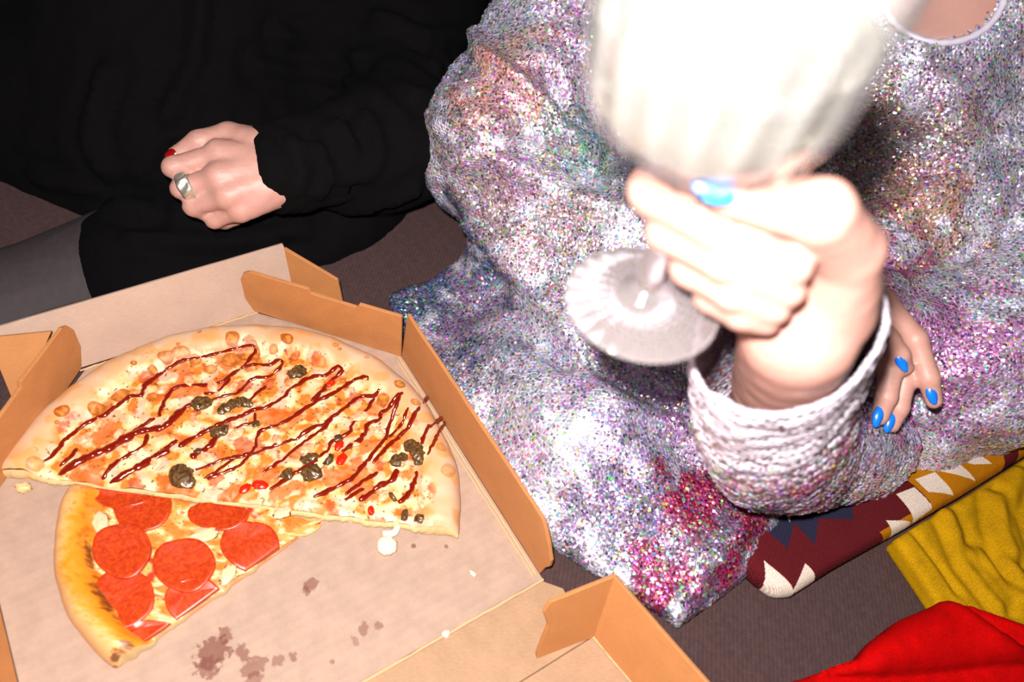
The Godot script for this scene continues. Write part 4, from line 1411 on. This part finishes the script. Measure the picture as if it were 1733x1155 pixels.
	var ax := [c0, px(1318, 640, 0.415), px(1313, 716, 0.482), px(1350, 764, 0.56), px(1470, 768, 0.655)]
	var line := smooth_line(ax, 0.0022)
	var major := (px(1478, 440, 0.365) - px(1190, 650, 0.365)).normalized()
	var v := PackedVector3Array()
	var col := PackedColorArray()
	var m := line.size()
	for side in 2:                     # outside from the elbow to the rim, then back down the inside
		for jj in m:
			var j := m - 1 - jj if side == 0 else jj
			if side == 1 and j > m / 3: break
			var tdir := (line[min(j + 1, m - 1)] - line[max(j - 1, 0)]).normalized()
			var sx := (major - tdir * major.dot(tdir)).normalized()
			var sy := tdir.cross(sx).normalized()
			var f := j / float(m - 1)
			var R := lerpf(0.0480, 0.0505, smoothstep(0.0, 0.4, f)) * lerpf(1.0, 0.88, smoothstep(0.5, 1.0, f))
			for i in sides:
				var a := TAU * i / sides
				var u := j * 0.0022
				var gather := 0.0044 * (0.5 - 1.6 * absf(na.get_noise_3d(cos(a) * 0.03, sin(a) * 0.03, u * 2.6 + 0.02 * sin(a * 2.0)))) * smoothstep(0.0, 0.06, f)
				gather += 0.0012 * na.get_noise_3d(cos(a) * 0.10, sin(a) * 0.10, u * 5.0)
				gather += 0.0032 * nb.get_noise_3d(cos(a) * 0.1, sin(a) * 0.1, u * 1.4)
				var r := R + gather - (0.0022 if side == 1 else 0.0)
				if f < 0.03: r += 0.0014 * (1.0 - absf(f - 0.012) / 0.018)
				v.append(line[j] + sx * cos(a) * r + sy * sin(a) * r * 0.80)
				var cc := Color(0.86, 0.83, 0.88)
				var inten := smoothstep(0.3, 0.7, f + 0.35 * nb.get_noise_3d(cos(a) * 0.1, sin(a) * 0.1, u))
				cc = cc.lerp(tint_at(v[-1]), inten)
				cc = cc.lerp(Color(0.55, 0.08, 0.22), clampf((nb.get_noise_3d(cos(a) * 0.16, sin(a) * 0.16, u * 2.0 + 4.0) - 0.1) * 3.5, 0, 0.75) * smoothstep(0.12, 0.35, f))
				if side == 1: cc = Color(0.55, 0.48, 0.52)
				cc.a = 1.0
				col.append(cc)
	var slv := {"v": v, "i": grid_index(sides, v.size() / sides, true, false)}
	var sn := normals_of(v, slv.i)
	part("sleeve", amesh(v, slv.i, null, col, sn), M.silver_knit, t, "gathered silver sleeve open at the wrist")
	var split := line[int(m * 0.25)]
	var sd_ := (line[int(m * 0.3)] - line[int(m * 0.2)]).normalized()
	sequins("sleeve_sequins", slv, sn, 18.0, func(p: Vector3): return (p - split).dot(sd_) > 0.012 * rng.randfn(), t, 0.0012, "sequins on the back of the sleeve")
	# body: chest, arms, and the two hands on finer grids
	var body := blob([
		cap(px(1470, 470, 0.87), px(1560, 60, 0.83), 0.13, 0.135), cap(px(1590, 60, 0.80), px(1640, -110, 0.76), 0.158, 0.13), cap(px(1690, -60, 0.82), px(1730, -260, 0.78), 0.06, 0.055),
		cap(px(1120, -70, 0.78), px(1500, -60, 0.80), 0.055, 0.07), cap(px(1120, -70, 0.77), elbow, 0.045, 0.036), cap(elbow, px(1440, 520, 0.65), 0.036, 0.024),
		cap(px(1850, 60, 0.82), px(1660, 600, 0.69), 0.045, 0.036), cap(px(1660, 600, 0.71), px(1475, 760, 0.69), 0.034, 0.030), cap(px(1475, 760, 0.69), px(1455, 770, 0.645), 0.030, 0.030)], 0.009, 0.04)
	var w_l := px(1352, 560, 0.338)
	var arm := chain([px(1455, 770, 0.645), px(1350, 764, 0.56), px(1318, 712, 0.482), px(1330, 645, 0.415), w_l], [0.029, 0.030, 0.030, 0.028, 0.0255])
	# raised hand: fingers curl round the stem, thumb across the front
	var iM := px(1200, 345, 0.312)
	var mM := px(1215, 405, 0.318)
	var rM := px(1235, 455, 0.322)
	var lM := px(1265, 500, 0.326)
	var hp := arm.slice(2)
	hp += chain([w_l, px(1400, 470, 0.322)], [0.025, 0.021])
	hp += chain([px(1400, 470, 0.322), iM], [0.020, 0.0125])
	hp += chain([px(1380, 490, 0.326), mM], [0.020, 0.0125])
	hp += chain([px(1370, 510, 0.330), rM], [0.019, 0.012])
	hp += chain([w_l, lM], [0.020, 0.0115])
	hp += chain([iM, px(1112, 322, 0.298), px(1215, 390, 0.281), px(1345, 452, 0.281)], [0.0112, 0.0112, 0.0078, 0.0068])
	hp += chain([mM, px(1132, 392, 0.303), px(1225, 446, 0.287), px(1335, 492, 0.288)], [0.0110, 0.0088, 0.0073, 0.0065])
	hp += chain([rM, px(1168, 452, 0.309), px(1240, 496, 0.294), px(1312, 522, 0.295)], [0.0104, 0.0082, 0.0070, 0.0062])
	hp += chain([lM, px(1206, 502, 0.314), px(1255, 532, 0.301), px(1298, 545, 0.302)], [0.0094, 0.0074, 0.0064, 0.0056])
	hp += chain([px(1402, 520, 0.330), px(1432, 425, 0.296), px(1388, 360, 0.268), px(1232, 324, 0.268)], [0.020, 0.0140, 0.0120, 0.0092])
	var hand := blob(hp, 0.0020, 0.0022)
	displace(hand, func(p: Vector3, n: Vector3): return 0.0005 * na.get_noise_3dv(p * 2.0))
	join(body, blob(arm.slice(0, 2), 0.008, 0.02))
	join(body, hand)
	# resting hand: four fingers over the lap
	var wr := px(1410, 500, 0.60)
	var rp := chain([px(1370, 480, 0.63), wr], [0.026, 0.022])
	rp += chain([wr, px(1492, 514, 0.578), px(1549, 575, 0.556), px(1571, 640, 0.554), px(1580, 678, 0.558)], [0.017, 0.0110, 0.0086, 0.0077, 0.0062])
	rp += chain([wr, px(1470, 538, 0.566), px(1503, 578, 0.546), px(1521, 602, 0.546), px(1531, 622, 0.551)], [0.017, 0.0108, 0.0084, 0.0076, 0.0062])
	rp += chain([wr, px(1474, 580, 0.566), px(1508, 626, 0.552), px(1500, 672, 0.550), px(1489, 706, 0.554)], [0.016, 0.0105, 0.0084, 0.0075, 0.0062])
	rp += chain([wr, px(1492, 600, 0.572), px(1532, 642, 0.562), px(1522, 690, 0.560), px(1510, 720, 0.563)], [0.016, 0.0095, 0.0076, 0.0068, 0.0055])
	rp += chain([wr, px(1430, 580, 0.59), px(1410, 640, 0.59)], [0.018, 0.011, 0.009])
	var hand2 := blob(rp, 0.0022, 0.003)
	join(body, hand2)
	part("body", amesh(body.v, body.i), M.skin, t)
	for g in [[1572, 645, 1583, 690, 1582, 666, 0.5475], [1522, 602, 1534, 630, 1530, 610, 0.5370], [1497, 680, 1485, 716, 1490, 705, 0.5445], [1518, 692, 1504, 724, 1510, 715, 0.5545]]:
		var along := px(g[2], g[3], g[6]) - px(g[0], g[1], g[6])
		nail("fingernail", px(g[4], g[5] + 2, g[6] + 0.001), along, look.z + look.x * 0.15, 0.0150, 0.0086, M.blue_polish, t, "bright blue fingernail on the resting hand")
	nail("fingernail", px(1210, 308, 0.2515), px(1190, 298, 0.25) - px(1300, 336, 0.25), look.z + look.y * 0.35, 0.0155, 0.0115, M.pale_blue_polish, t, "blue thumbnail over the glass stem")

# ------------------------------------------------------------------ glass
func make_glass() -> void:
	var foot := px(1086, 514, 0.335)
	var t := thing("wine_glass", "cut crystal goblet held up close to the camera, ribbed foot and full bowl", "glass", foot)
	var b := Basis(Vector3(0, 0, 1), deg_to_rad(2.8))
	var flute := lathe(PackedVector2Array([Vector2(0.0, 0.0), Vector2(0.012, 0.0004), Vector2(0.0325, 0.0), Vector2(0.0338, 0.0008), Vector2(0.0335, 0.0022), Vector2(0.026, 0.0034), Vector2(0.014, 0.0050), Vector2(0.008, 0.0085), Vector2(0.0062, 0.013), Vector2(0.0, 0.0135)]), foot, b, 144, 0.0011, 24, 0.0018, 0.0084)
	part("foot", flute, M.crystal, t, "ribbed round foot")
	part("stem", lathe(PackedVector2Array([Vector2(0.0, 0.013), Vector2(0.0058, 0.0132), Vector2(0.0048, 0.03), Vector2(0.0044, 0.055), Vector2(0.0048, 0.076), Vector2(0.0065, 0.0855), Vector2(0.0, 0.0858)]), foot, b, 48), M.crystal, t)
	var outer := [[0.0, 0.0860], [0.014, 0.0864], [0.0270, 0.0890], [0.0355, 0.0945], [0.0405, 0.1030], [0.0432, 0.1150], [0.0445, 0.1310], [0.0455, 0.1430], [0.0458, 0.1560], [0.0456, 0.1640], [0.0448, 0.1648], [0.0440, 0.1640]]
	var inner := [[0.0440, 0.1560], [0.0436, 0.1430], [0.0426, 0.1310], [0.0412, 0.1155], [0.0385, 0.1045], [0.0335, 0.0970], [0.0250, 0.0920], [0.0, 0.0900]]
	var prof := PackedVector2Array()
	for q in outer + inner: prof.append(Vector2(q[0] * 1.045, q[1] - 0.002))
	part("bowl", lathe(prof, foot, b, 160, 0.0016, 20, 0.088, 0.150), M.flash_haze_crystal, t, "cut crystal bowl, flash glare put in as a white haze")
	# the wine in it
	var wp := PackedVector2Array()
	for q in [[0.0, 0.0904], [0.0248, 0.0924], [0.0331, 0.0974], [0.0380, 0.1048], [0.0407, 0.1157], [0.0420, 0.1312], [0.0424, 0.1340], [0.0416, 0.1335], [0.0, 0.1335]]: wp.append(Vector2(q[0] * 1.045, q[1] - 0.002))
	var w := part("wine", lathe(wp, foot, b, 96), M.sparkling_wine, self)
	tag(w, "pale sparkling wine filling the crystal goblet", "drink")
